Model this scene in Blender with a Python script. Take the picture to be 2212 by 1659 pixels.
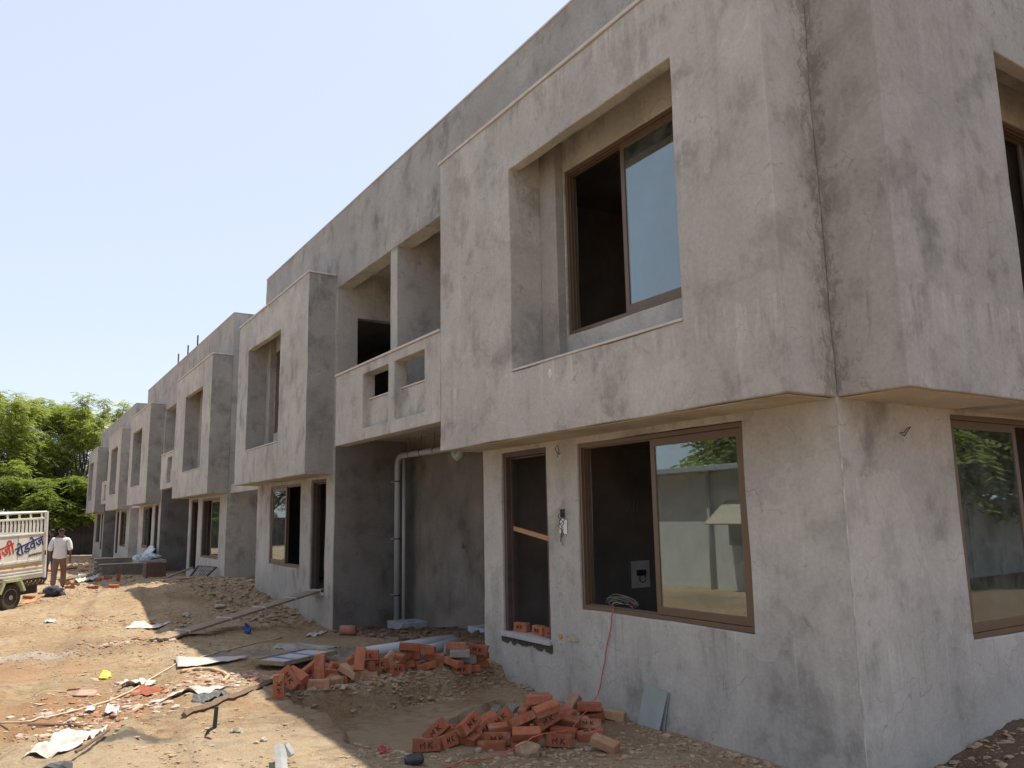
import bpy, bmesh, math, random
import numpy as np
from mathutils import Vector, Matrix, Euler, noise as mnoise

for o_ in list(bpy.data.objects):
    bpy.data.objects.remove(o_)
SC = bpy.context.scene
COL = SC.collection
R = math.radians
rnd = random.Random(7)

# ------------------------------------------------------------------ camera
# heights are measured from the photographer's eye (z = 0); x runs into the houses, y along the row
F_PX, YAW, PIT, ROL = 1726.336, 0.566270, 0.1638565, -0.0176003
IW, IH = 2212.0, 1659.0
fw = Vector((math.sin(YAW) * math.cos(PIT), math.cos(YAW) * math.cos(PIT), math.sin(PIT)))
_r = Vector((math.cos(YAW), -math.sin(YAW), 0)); _u = _r.cross(fw)
rt = _r * math.cos(ROL) + _u * math.sin(ROL)
up = -_r * math.sin(ROL) + _u * math.cos(ROL)
cam_d = bpy.data.cameras.new("camera"); cam = bpy.data.objects.new("camera", cam_d); COL.objects.link(cam)
cam_d.sensor_fit = 'HORIZONTAL'; cam_d.sensor_width = 36.0
cam_d.lens = 36.0 * F_PX / IW
cam_d.clip_start = 0.05; cam_d.clip_end = 2000
cam.matrix_world = Matrix(((rt.x, up.x, -fw.x, 0), (rt.y, up.y, -fw.y, 0), (rt.z, up.z, -fw.z, 0), (0, 0, 0, 1)))
SC.camera = cam

# ------------------------------------------------------------------ daylight
SUN_DIR = Vector((3.05, 0.95, 7.95)).normalized()          # towards the sun: behind the houses, high
SUN_EL = math.asin(SUN_DIR.z); SUN_AZ = math.atan2(SUN_DIR.x, SUN_DIR.y)
world = bpy.data.worlds.new("World"); SC.world = world; world.use_nodes = True
wn = world.node_tree.nodes; wl = world.node_tree.links
for n_ in list(wn): wn.remove(n_)
sky = wn.new('ShaderNodeTexSky'); sky.sky_type = 'NISHITA'; sky.sun_disc = False
sky.sun_elevation = SUN_EL; sky.sun_rotation = SUN_AZ
sky.altitude = 50; sky.air_density = 1.0; sky.dust_density = 1.2; sky.ozone_density = 1.5
bg = wn.new('ShaderNodeBackground'); bg.inputs[1].default_value = 0.15
wo = wn.new('ShaderNodeOutputWorld')
hzm = wn.new('ShaderNodeMix'); hzm.data_type = 'RGBA'; hzm.inputs[0].default_value = 0.74       # even hot-season haze over the whole sky
hzm.inputs[7].default_value = (2.95, 3.12, 3.7, 1)
wl.new(sky.outputs[0], hzm.inputs[6]); wl.new(hzm.outputs[2], bg.inputs[0]); wl.new(bg.outputs[0], wo.inputs[0])
sun_d = bpy.data.lights.new("sun", 'SUN'); sun_d.energy = 3.8; sun_d.angle = R(0.55); sun_d.color = (1.0, 0.93, 0.82)
sun = bpy.data.objects.new("sun", sun_d); COL.objects.link(sun); sun.location = (20, 10, 40)
sun.rotation_euler = (-SUN_DIR).to_track_quat('-Z', 'Y').to_euler()
vs = SC.view_settings
vs.view_transform = 'Standard'; vs.look = 'None'; vs.gamma = 1.0; vs.exposure = 0.84
try: vs.use_curve_mapping = False
except Exception: pass
SC.render.engine = 'CYCLES'
SC.cycles.max_bounces = 7; SC.cycles.diffuse_bounces = 4; SC.cycles.glossy_bounces = 3; SC.cycles.transparent_max_bounces = 8
SC.cycles.sample_clamp_indirect = 6.0
try: SC.cycles.use_denoising = True
except Exception: pass

# ------------------------------------------------------------------ materials
def NT(name):
    m = bpy.data.materials.new(name); m.use_nodes = True
    nt = m.node_tree
    for n in list(nt.nodes): nt.nodes.remove(n)
    out = nt.nodes.new('ShaderNodeOutputMaterial'); b = nt.nodes.new('ShaderNodeBsdfPrincipled')
    nt.links.new(b.outputs[0], out.inputs[0])
    return m, nt, b
class G:
    "small node-graph helper"
    def __init__(s, nt): s.nt = nt
    def n(s, t, **kw):
        nd = s.nt.nodes.new(t)
        for k, v in kw.items(): setattr(nd, k, v)
        return nd
    def l(s, a, b): s.nt.links.new(a, b)
    def pos(s, obj=False):
        if obj: return s.n('ShaderNodeTexCoord').outputs['Object']
        return s.n('ShaderNodeNewGeometry').outputs['Position']
    def map(s, v, scale=(1, 1, 1), loc=(0, 0, 0), rot=(0, 0, 0)):
        m = s.n('ShaderNodeMapping'); m.inputs['Scale'].default_value = scale; m.inputs['Location'].default_value = loc
        m.inputs['Rotation'].default_value = rot; s.l(v, m.inputs['Vector']); return m.outputs[0]
    def noise(s, v, scale, detail=4, rough=.55, dist=0):
        n = s.n('ShaderNodeTexNoise'); n.inputs['Scale'].default_value = scale; n.inputs['Detail'].default_value = detail
        n.inputs['Roughness'].default_value = rough; n.inputs['Distortion'].default_value = dist
        s.l(v, n.inputs['Vector']); return n.outputs['Fac']
    def vor(s, v, scale, feature='F1'):
        n = s.n('ShaderNodeTexVoronoi', feature=feature); n.inputs['Scale'].default_value = scale; s.l(v, n.inputs['Vector']); return n.outputs['Distance']
    def ramp(s, f, stops, interp='LINEAR'):
        r = s.n('ShaderNodeValToRGB'); r.color_ramp.interpolation = interp
        e = r.color_ramp.elements
        while len(e) < len(stops): e.new(0.5)
        for i, (p, c) in enumerate(stops):
            e[i].position = p; c = (c, c, c) if isinstance(c, (int, float)) else c
            e[i].color = (*c, 1)
        s.l(f, r.inputs[0]); return r.outputs[0]
    def mix(s, f, a, b, mode='MIX'):
        m = s.n('ShaderNodeMix', data_type='RGBA', blend_type=mode)
        for i, v in ((0, f), (6, a), (7, b)):
            if hasattr(v, 'links'): s.l(v, m.inputs[i])
            elif isinstance(v, (int, float)): m.inputs[i].default_value = v if i == 0 else (v, v, v, 1)
            else: m.inputs[i].default_value = (*v, 1)
        return m.outputs[2]
    def math(s, op, a, b=0.0):
        m = s.n('ShaderNodeMath', operation=op)
        for i, v in enumerate((a, b)):
            if hasattr(v, 'links'): s.l(v, m.inputs[i])
            else: m.inputs[i].default_value = v
        return m.outputs[0]
    def bump(s, h, strength, dist, b, normal=None):
        n = s.n('ShaderNodeBump'); n.inputs['Strength'].default_value = strength; n.inputs['Distance'].default_value = dist
        s.l(h, n.inputs['Height'])
        if normal is not None: s.l(normal, n.inputs['Normal'])
        if b is not None: s.l(n.outputs[0], b.inputs['Normal'])
        return n.outputs[0]
MAT = {}
def plain(name, col, rough=.6, metal=0.0, var=.18, scale=9.0, bump=0.0, obj=False, spec=.5):
    if name in MAT: return MAT[name]
    m, nt, b = NT(name); g = G(nt); p = g.pos(obj)
    n = g.noise(p, scale, 5, .6)
    lo = tuple(c * (1 - var) for c in col); hi = tuple(min(1, c * (1 + var)) for c in col)
    g.l(g.ramp(n, [(.3, lo), (.7, hi)]), b.inputs['Base Color'])
    b.inputs['Roughness'].default_value = rough; b.inputs['Metallic'].default_value = metal
    b.inputs['Specular IOR Level'].default_value = spec
    if bump: g.bump(g.noise(p, scale * 4, 4, .7), bump, .01, b)
    MAT[name] = m; return m

def plaster(name, light=(.522, .495, .448), mid=(.40, .379, .343), dark=(.205, .193, .173), seed=0.0):
    m, nt, b = NT(name); g = G(nt); p = g.map(g.pos(), loc=(seed, seed * 1.7, seed * .6))
    big = g.noise(p, .6, 5, .62, .25)
    swirl = g.noise(g.map(p, (1.0, 1.0, .8)), 2.3, 6, .66, .25)
    streak = g.noise(g.map(p, (3.2, 3.2, .22)), 1.6, 4, .6, .3)
    fine = g.noise(p, 26, 3, .7)
    c = g.ramp(big, [(.34, mid), (.56, light)])
    c = g.mix(g.ramp(swirl, [(.42, .85), (.60, 0)]), c, mid)
    c = g.mix(g.ramp(swirl, [(.31, .75), (.47, 0)]), c, dark)
    c = g.mix(g.ramp(streak, [(.60, 0), (.74, .36)]), c, tuple(x * 1.2 for x in light))
    c = g.mix(g.ramp(streak, [(.27, .3), (.38, 0)]), c, dark)
    warm = g.noise(g.map(p, loc=(2, 7, 5)), .9, 2, .5)
    c = g.mix(g.ramp(warm, [(.50, 0), (.72, .3)]), c, (.43, .395, .335))
    c = g.mix(g.ramp(warm, [(.30, .3), (.46, 0)]), c, (.40, .395, .375))
    spots = g.noise(g.map(p, loc=(3, 8, 1)), 2.6, 6, .7, .6)
    c = g.mix(g.ramp(spots, [(.66, 0), (.73, .6)]), c, (.16, .145, .13))
    # trowelled patches: each bay of work dried to a slightly different tone
    vp = g.n('ShaderNodeTexVoronoi'); vp.inputs['Scale'].default_value = .75
    dv = g.n('ShaderNodeTexNoise'); dv.inputs['Scale'].default_value = 2.2; dv.inputs['Detail'].default_value = 4; g.l(p, dv.inputs['Vector'])
    av = g.n('ShaderNodeVectorMath', operation='MULTIPLY_ADD'); g.l(dv.outputs['Color'], av.inputs[0]); av.inputs[1].default_value = (.9, .9, .9); g.l(p, av.inputs[2]); g.l(av.outputs[0], vp.inputs['Vector'])
    sp = g.n('ShaderNodeSeparateColor'); g.l(vp.outputs['Color'], sp.inputs[0])
    c = g.mix(g.ramp(sp.outputs[0], [(.0, .34), (.55, 0)]), c, mid); c = g.mix(g.ramp(sp.outputs[1], [(.72, 0), (1, .3)]), c, tuple(x * 1.15 for x in light))
    vc = g.n('ShaderNodeTexVoronoi', feature='DISTANCE_TO_EDGE'); vc.inputs['Scale'].default_value = .85; g.l(av.outputs[0], vc.inputs['Vector'])
    c = g.mix(g.math('MULTIPLY', g.ramp(vc.outputs['Distance'], [(.0, .55), (.006, 0)]), g.ramp(swirl, [(.50, 0), (.56, 1)])), c, dark)
    # runs under the sills (lime and dirt washed down from the openings) and dark rough staining in the corner return
    sx = g.n('ShaderNodeSeparateXYZ'); g.l(g.pos(), sx.inputs[0]); z = sx.outputs[2]
    run = g.noise(g.map(p, (13, 13, .5)), 1.0, 3, .6)
    for top, ln in ((1.64, .55), (-1.0, .6), (4.86, .5)):
        band = g.ramp(g.math('MULTIPLY_ADD', z, 1 / ln), [(0, 0), (.9, 1), (1.0, 1), (1.0, 0)]); band.node.inputs[0].links[0].from_node.inputs[2].default_value = 1 - top / ln
        c = g.mix(g.math('MULTIPLY', band, g.ramp(run, [(.56, 0), (.68, .42)])), c, tuple(x * 1.3 for x in light)); c = g.mix(g.math('MULTIPLY', band, g.ramp(run, [(.30, .4), (.40, 0)])), c, dark)
    cd = g.n('ShaderNodeVectorMath', operation='DISTANCE'); cx = g.n('ShaderNodeCombineXYZ'); g.l(sx.outputs[0], cx.inputs[0]); g.l(sx.outputs[1], cx.inputs[1]); g.l(cx.outputs[0], cd.inputs[0]); cd.inputs[1].default_value = (5.42, 3.84, 0)
    nearc = g.ramp(cd.outputs['Value'], [(.03, 1), (.30, 0)])
    upz = g.ramp(z, [(.86, 0), (.9, 1)])
    rs = g.noise(g.map(p, (1, 1, .6)), 11, 7, .8, .4)
    c = g.mix(g.math('MULTIPLY', upz, g.ramp(g.math('ADD', rs, g.math('MULTIPLY', nearc, .22)), [(.66, 0), (.74, .5)])), c, (.15, .137, .12))
    c = g.mix(g.ramp(fine, [(.35, .35), (.7, 0)]), c, g.mix(.5, c, dark, 'MULTIPLY'))
    g.l(c, b.inputs['Base Color'])
    b.inputs['Roughness'].default_value = .93; b.inputs['Specular IOR Level'].default_value = .2
    g.bump(g.noise(p, 4.5, 6, .72), .55, .02, b)
    return m
MAT['plaster'] = plaster('cement_plaster')
MAT['plaster_rough'] = plaster('cement_plaster_rough', (.42, .398, .36), (.315, .298, .27), (.16, .15, .135), 5.3)  # rough coat; on the bay returns its darker tone also stands for shade
MAT['soffit'] = plaster('soffit_bounce_plaster', (.60, .53, .42), (.50, .43, .33), (.3, .25, .19), 11.0)  # paler, warmer plaster copy: light bounced off the ground put into the colour
MAT['plaster_shade'] = plaster('porch_shade_plaster', (.215, .197, .178), (.165, .15, .136), (.09, .082, .074), 8.1)  # darker plaster copy with the porch shade put into its colour
MAT['coping'] = plain('coping_mortar', (.52, .48, .43), .9, var=.12, bump=.3)
MAT['inner'] = plain('inner_shade_plaster', (.155, .13, .11), .95, var=.3, scale=1.5)  # dark base keeps the rooms dim: their shade is in the colour
MAT['frame'] = plain('bronze_aluminium', (.155, .105, .07), .42, .35, var=.06)
MAT['door_jamb'] = plain('dark_timber', (.075, .05, .04), .6, var=.25, scale=6)
MAT['stone'] = plain('grey_sill_stone', (.42, .41, .40), .55, var=.12, scale=14)
MAT['wet'] = plain('raw_mortar', (.07, .062, .05), .95, var=.4, scale=25, bump=.6)
MAT['white_paint'] = plain('old_white_paint', (.56, .555, .53), .7, var=.1, scale=2)
MAT['pvc'] = plain('grey_pvc', (.37, .40, .42), .45, var=.08, scale=3)
MAT['strap'] = plain('black_strap', (.02, .02, .022), .5)
MAT['iron'] = plain('rusty_iron', (.10, .07, .055), .7, .3, var=.4, scale=30)
MAT['conc'] = plain('precast_concrete', (.33, .36, .39), .9, var=.2, scale=12, bump=.4)
MAT['wood'] = None
def wood(name, a, b_, axis=0, obj=True):
    m, nt, b = NT(name); g = G(nt); sc = [22, 22, 22]; sc[axis] = 1.2
    n = g.noise(g.map(g.pos(obj), tuple(sc)), 1.6, 6, .65, .6)
    g.l(g.ramp(n, [(.3, a), (.7, b_)]), b.inputs['Base Color']); b.inputs['Roughness'].default_value = .8
    g.bump(n, .4, .004, b); return m
MAT['wood'] = wood('weathered_plank', (.16, .115, .075), (.36, .28, .20))
MAT['wood_new'] = wood('sawn_timber', (.34, .17, .075), (.52, .30, .15))
MAT['stick'] = wood('brown_stick', (.11, .07, .045), (.22, .15, .10))
def glass(name, tint=(.55, .66, .64), refl=.19):
    m, nt, b = NT(name); g = G(nt)
    nt.nodes.remove(b); out = [n for n in nt.nodes if n.type == 'OUTPUT_MATERIAL'][0]
    tr = g.n('ShaderNodeBsdfTransparent'); tr.inputs[0].default_value = (*tint, 1)
    gl = g.n('ShaderNodeBsdfGlossy'); gl.inputs['Roughness'].default_value = .012; gl.inputs['Color'].default_value = (.82, .9, .92, 1)
    lw = g.n('ShaderNodeLayerWeight'); lw.inputs['Blend'].default_value = .22
    mx = g.n('ShaderNodeMixShader'); f = g.math('MULTIPLY_ADD', lw.outputs['Fresnel'], .55)
    f.node.inputs[2].default_value = refl
    g.l(f, mx.inputs[0]); g.l(tr.outputs[0], mx.inputs[1]); g.l(gl.outputs[0], mx.inputs[2])
    # dust film
    df = g.n('ShaderNodeBsdfDiffuse'); df.inputs[0].default_value = (.45, .43, .38, 1)
    n = g.noise(g.pos(), 4.5, 6, .7, 1.0); mx2 = g.n('ShaderNodeMixShader')
    g.l(g.ramp(n, [(.40, .03), (.75, .17)]), mx2.inputs[0]); g.l(mx.outputs[0], mx2.inputs[1]); g.l(df.outputs[0], mx2.inputs[2])
    g.l(mx2.outputs[0], out.inputs[0]); return m
MAT['glass'] = glass('tinted_window_glass')
def brick_mat(name, lo, hi, dust):
    m, nt, b = NT(name); g = G(nt); p = g.pos(True)
    oi = g.n('ShaderNodeObjectInfo').outputs['Random']
    v = g.n('ShaderNodeVectorMath', operation='ADD'); g.l(p, v.inputs[0])
    cmb = g.n('ShaderNodeCombineXYZ'); g.l(g.math('MULTIPLY', oi, 37.0), cmb.inputs[0]); g.l(oi, cmb.inputs[1]); g.l(cmb.outputs[0], v.inputs[1])
    n = g.noise(v.outputs[0], 14, 6, .65); c = g.ramp(n, [(.3, lo), (.7, hi)])
    c = g.mix(g.math('MULTIPLY', oi, .6), c, tuple(x * .55 for x in lo))
    d = g.noise(v.outputs[0], 8, 7, .7, .8); c = g.mix(g.ramp(d, [(.52, 0), (.70, .55)]), c, dust)
    g.l(c, b.inputs['Base Color']); b.inputs['Roughness'].default_value = .92; b.inputs['Specular IOR Level'].default_value = .2
    g.bump(g.noise(v.outputs[0], 60, 5, .75), .7, .006, b); return m
MAT['brick'] = brick_mat('red_clay_brick', (.335, .108, .056), (.46, .165, .088), (.46, .30, .20))
MAT['brick_buff'] = brick_mat('buff_clay_brick', (.42, .23, .125), (.52, .31, .18), (.48, .38, .28))
MAT['brick_grey'] = brick_mat('grey_cement_brick', (.25, .22, .19), (.36, .32, .27), (.42, .37, .30))
MAT['stamp'] = plain('brick_stamp', (.06, .018, .012), .95)

# ------------------------------------------------------------------ mesh helpers
ORI = {}                       # world origin of the parents that are not rotated
class MB:
    def __init__(s): s.v = []; s.f = []
    def add(s, vs, fs):
        k = len(s.v); s.v.extend([tuple(x) for x in vs]); s.f.extend([tuple(i + k for i in f) for f in fs]); return s
    def box(s, x0, x1, y0, y1, z0, z1):
        return s.add([(x0, y0, z0), (x1, y0, z0), (x1, y1, z0), (x0, y1, z0), (x0, y0, z1), (x1, y0, z1), (x1, y1, z1), (x0, y1, z1)],
                     [(3, 2, 1, 0), (4, 5, 6, 7), (0, 1, 5, 4), (1, 2, 6, 5), (2, 3, 7, 6), (3, 0, 4, 7)])
    def obox(s, c, size, rot=None, taper=1.0):
        hx, hy, hz = [q / 2 for q in size]; M = (rot.to_matrix() if isinstance(rot, Euler) else rot) if rot is not None else Matrix.Identity(3)
        vs = []
        for z, t in ((-hz, 1), (hz, taper)):
            for x, y in ((-hx, -hy), (hx, -hy), (hx, hy), (-hx, hy)): vs.append(Vector(c) + M @ Vector((x * t, y * t, z)))
        return s.add(vs, [(3, 2, 1, 0), (4, 5, 6, 7), (0, 1, 5, 4), (1, 2, 6, 5), (2, 3, 7, 6), (3, 0, 4, 7)])
    def tube(s, pts, r, n=8, cap=True, flat=1.0):
        pts = [Vector(p) for p in pts]; rs = r if isinstance(r, (list, tuple)) else [r] * len(pts)
        rings = []; pn = None
        for i, p in enumerate(pts):
            t = (pts[min(i + 1, len(pts) - 1)] - pts[max(i - 1, 0)]).normalized()
            if pn is None:
                a = Vector((0, 0, 1)) if abs(t.z) < .9 else Vector((1, 0, 0)); pn = t.cross(a).normalized()
            else: pn = (pn - t * pn.dot(t)).normalized()
            q = t.cross(pn)
            rings.append([p + (pn * math.cos(2 * math.pi * k / n) + q * math.sin(2 * math.pi * k / n) * flat) * rs[i] for k in range(n)])
        k = len(s.v)
        vs = [v for rg in rings for v in rg]; fs = []
        for i in range(len(rings) - 1):
            for j in range(n):
                fs.append((i * n + j, i * n + (j + 1) % n, (i + 1) * n + (j + 1) % n, (i + 1) * n + j))
        if cap: fs += [tuple(range(n - 1, -1, -1)), tuple((len(rings) - 1) * n + j for j in range(n))]
        return s.add(vs, fs)
    def pipe(s, a, b, ro, ri, n=20):
        "hollow straight pipe"
        a = Vector(a); b = Vector(b); t = (b - a).normalized(); h = Vector((0, 0, 1)) if abs(t.z) < .9 else Vector((1, 0, 0)); p = t.cross(h).normalized(); q = t.cross(p)
        vs = []
        for c, r_ in ((a, ro), (b, ro), (b, ri), (a, ri)):
            vs += [c + (p * math.cos(2 * math.pi * k / n) + q * math.sin(2 * math.pi * k / n)) * r_ for k in range(n)]
        fs = []
        for i in range(4):
            for j in range(n):
                fs.append((i * n + j, i * n + (j + 1) % n, ((i + 1) % 4) * n + (j + 1) % n, ((i + 1) % 4) * n + j))
        return s.add(vs, fs)
    def mesh(s, name, off=(0, 0, 0)):
        me = bpy.data.meshes.new(name); o = Vector(off)
        me.from_pydata([(v[0] - o.x, v[1] - o.y, v[2] - o.z) for v in s.v], [], s.f); me.update(); return me
def obj(name, mb, mat, parent=None, bevel=0.0, smooth=False, world=True, seg=2, recalc=True):
    "one mesh object; vertices are world coordinates unless world is False"
    off = ORI.get(parent.name, Vector()) if (parent is not None and world) else Vector()
    me = mb if isinstance(mb, bpy.types.Mesh) else mb.mesh(name, off)
    if recalc and not isinstance(mb, bpy.types.Mesh):
        bm = bmesh.new(); bm.from_mesh(me); bmesh.ops.recalc_face_normals(bm, faces=bm.faces); bm.to_mesh(me); bm.free()
    o = bpy.data.objects.new(name, me); COL.objects.link(o)
    if mat is not None and not me.materials: me.materials.append(MAT[mat] if isinstance(mat, str) else mat)
    if parent is not None: o.parent = parent
    ORI[o.name] = off.copy()
    if bevel:
        md = o.modifiers.new('bevel', 'BEVEL'); md.width = bevel; md.segments = seg; md.limit_method = 'ANGLE'; md.angle_limit = R(40)
    if smooth: me.polygons.foreach_set('use_smooth', [True] * len(me.polygons))
    return o
def tag(o, label, cat, group=None, kind=None):
    if label: o['label'] = label
    if cat: o['category'] = cat
    if group: o['group'] = group
    if kind: o['kind'] = kind
    return o
def thing(name, label, cat, loc=(0, 0, 0), group=None, rot=None):
    o = bpy.data.objects.new(name, None); COL.objects.link(o); o.location = loc; o.empty_display_size = .2
    if rot is not None: o.rotation_euler = rot
    ORI[o.name] = Vector(loc); return tag(o, label, cat, group)
def at(o, loc, rot=None):
    o.location = loc
    if rot is not None: o.rotation_euler = rot
    return o
def csg(adds, subs=(), cell=None, wob=0.0):
    "union of axis-aligned boxes minus boxes; only the outer skin is kept"
    cs = []
    for a in range(3):
        v = sorted({round(b[2 * a + k], 5) for b in list(adds) + list(subs) for k in (0, 1)})
        if cell:
            w = [v[0]]
            for q in v[1:]:
                m = max(1, int(round((q - w[-1]) / cell))) if q - w[-1] < 30 else 1; b0 = w[-1]; w += [b0 + (q - b0) * i / m for i in range(1, m + 1)]
            v = w
        cs.append(np.array(v))
    mids = [(c[:-1] + c[1:]) / 2 for c in cs]
    occ = np.zeros([len(m) for m in mids], bool)
    def sel(b): return np.ix_(*[(mids[a] > b[2 * a]) & (mids[a] < b[2 * a + 1]) for a in range(3)])
    for b in adds: occ[sel(b)] = True
    for b in subs: occ[sel(b)] = False
    P = np.pad(occ, 1); mb = MB(); idx = {}
    def vid(i, j, k):
        key = (i, j, k)
        if key not in idx: idx[key] = len(mb.v); mb.v.append((cs[0][i], cs[1][j], cs[2][k]))
        return idx[key]
    for i, j, k in np.argwhere(occ):
        if not P[i, j + 1, k + 1]: mb.f.append((vid(i, j, k), vid(i, j, k + 1), vid(i, j + 1, k + 1), vid(i, j + 1, k)))
        if not P[i + 2, j + 1, k + 1]: mb.f.append((vid(i + 1, j, k), vid(i + 1, j + 1, k), vid(i + 1, j + 1, k + 1), vid(i + 1, j, k + 1)))
        if not P[i + 1, j, k + 1]: mb.f.append((vid(i, j, k), vid(i + 1, j, k), vid(i + 1, j, k + 1), vid(i, j, k + 1)))
        if not P[i + 1, j + 2, k + 1]: mb.f.append((vid(i, j + 1, k), vid(i, j + 1, k + 1), vid(i + 1, j + 1, k + 1), vid(i + 1, j + 1, k)))
        if not P[i + 1, j + 1, k]: mb.f.append((vid(i, j, k), vid(i, j + 1, k), vid(i + 1, j + 1, k), vid(i + 1, j, k)))
        if not P[i + 1, j + 1, k + 2]: mb.f.append((vid(i, j, k + 1), vid(i + 1, j, k + 1), vid(i + 1, j + 1, k + 1), vid(i, j + 1, k + 1)))
    if wob:                                            # hand-floated plaster is never dead flat
        mb.v = [tuple(Vector(v) + mnoise.noise_vector(Vector(v) * 1.1) * wob + mnoise.noise_vector(Vector(v) * 4.3) * wob * .4) for v in mb.v]
    return mb
# value noise for terrain and lumps
_tab = np.random.RandomState(3).rand(256, 256)
def vnoise(x, y):
    xi = np.floor(x).astype(int); yi = np.floor(y).astype(int); fx = x - xi; fy = y - yi
    fx = fx * fx * (3 - 2 * fx); fy = fy * fy * (3 - 2 * fy); T = lambda a, b: _tab[a & 255, b & 255]
    return (T(xi, yi) * (1 - fx) + T(xi + 1, yi) * fx) * (1 - fy) + (T(xi, yi + 1) * (1 - fx) + T(xi + 1, yi + 1) * fx) * fy - .5
def sstep(a, b, x):
    t = np.clip((x - a) / (b - a), 0, 1); return t * t * (3 - 2 * t)

# ------------------------------------------------------------------ ground
CP = [(5.42, 3.8, -1.95), (5.42, 5, -2.0), (5.42, 6.5, -2.02), (5.42, 8, -2.06), (5.5, 9.5, -1.72),
      (6, 3.6, -1.92), (7.7, 3.8, -1.83), (10, 3.8, -1.8), (7, 1.5, -1.8), (7, -2, -1.75), (14, 0, -1.75), (30, 0, -1.75),
      (6.5, 10.5, -1.75), (6.5, 12, -1.86), (6.8, 14.6, -2.06), (5.5, 14.6, -2.06), (5.42, 14.95, -2.06), (5.2, 12, -1.9), (5.2, 10.3, -1.75),
      (5.42, 16.48, -2.0), (5.42, 17.59, -1.86), (5.42, 19.04, -1.80), (5.42, 20.45, -1.62), (4.6, 17.5, -1.72), (4.6, 19.5, -1.6),
      (4, 10, -1.76), (3, 10, -1.74), (4, 13, -1.86), (3.4, 14.5, -1.78), (2.6, 13.4, -1.72), (3.0, 8.7, -1.70), (4.5, 9.1, -1.70),
      (0, 3, -1.72), (0, 5, -1.70), (1, 7, -1.68), (2.3, 7, -1.70), (2.3, 5.6, -1.74), (0, 10, -1.72), (1.5, 10, -1.73), (1.5, 12, -1.73), (0, 15, -1.74), (2, 15, -1.70), (3.0, 2.5, -1.82), (3.2, 4.5, -1.90),
      (3, 17, -1.48), (3.6, 19, -1.38), (2.4, 18, -1.46), (2.6, 20, -1.44), (2.8, 22, -1.56), (4.6, 22.5, -1.5), (3.2, 25, -1.66), (4.6, 25, -1.56),
      (0.3, 20.4, -1.75), (-1.5, 18, -1.75), (1.4, 25, -1.74), (1.3, 21.5, -1.70), (5.42, 24, -1.58), (5.42, 27, -1.75), (5.42, 29, -1.95), (5.2, 32, -1.85), (6.4, 22, -1.6), (6.4, 32, -1.9),
      (3.3, 30, -1.74), (5.42, 35, -1.9), (5.42, 40, -1.7), (5.42, 44, -1.85), (5.42, 50, -1.95), (5.42, 56, -2.05), (5.42, 62, -2.15),
      (0, 40, -1.85), (0, 62, -1.95), (-10, 20, -1.75), (-10, 5, -1.75), (-10, 60, -1.9), (3, 55, -1.95), (15, 66, -2), (-30, 30, -1.8), (-30, 90, -1.9), (40, 100, -1.9), (40, -30, -1.75), (-30, -30, -1.75), (0, -10, -1.72)]
_P = np.array(CP); _D = np.hypot(_P[:, None, 0] - _P[None, :, 0], _P[:, None, 1] - _P[None, :, 1])
_z0 = -1.76; _W = np.linalg.solve(_D + np.eye(len(_P)) * .03, _P[:, 2] - _z0)
TR = np.array([(2.46, 8.38), (2.50, 7.79), (2.57, 7.4), (2.60, 7.05), (2.54, 6.75), (2.42, 6.25), (2.62, 6.02), (2.95, 5.75), (3.3, 5.2), (3.6, 4.4), (4.2, 3.2), (5.7, 2.6), (5.7, 8.95), (5.0, 8.78), (4.4, 8.66), (3.7, 8.42), (3.1, 8.30), (2.75, 8.32)])
PIT_ = np.array([(3.74, 7.50), (4.78, 7.86), (4.95, 7.42), (3.98, 7.10)])
def psd(poly, x, y):
    "signed distance to polygon, inside positive"
    d = np.full(x.shape, 1e9); ins = np.zeros(x.shape, bool); n = len(poly)
    for i in range(n):
        a, b = poly[i], poly[(i + 1) % n]; ex, ey = b - a
        t = np.clip(((x - a[0]) * ex + (y - a[1]) * ey) / (ex * ex + ey * ey), 0, 1)
        d = np.minimum(d, np.hypot(x - a[0] - t * ex, y - a[1] - t * ey))
        c = ((a[1] > y) != (b[1] > y)) & (x < ex * (y - a[1]) / (ey if ey else 1e-9) + a[0]); ins ^= c
    return np.where(ins, d, -d)
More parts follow.
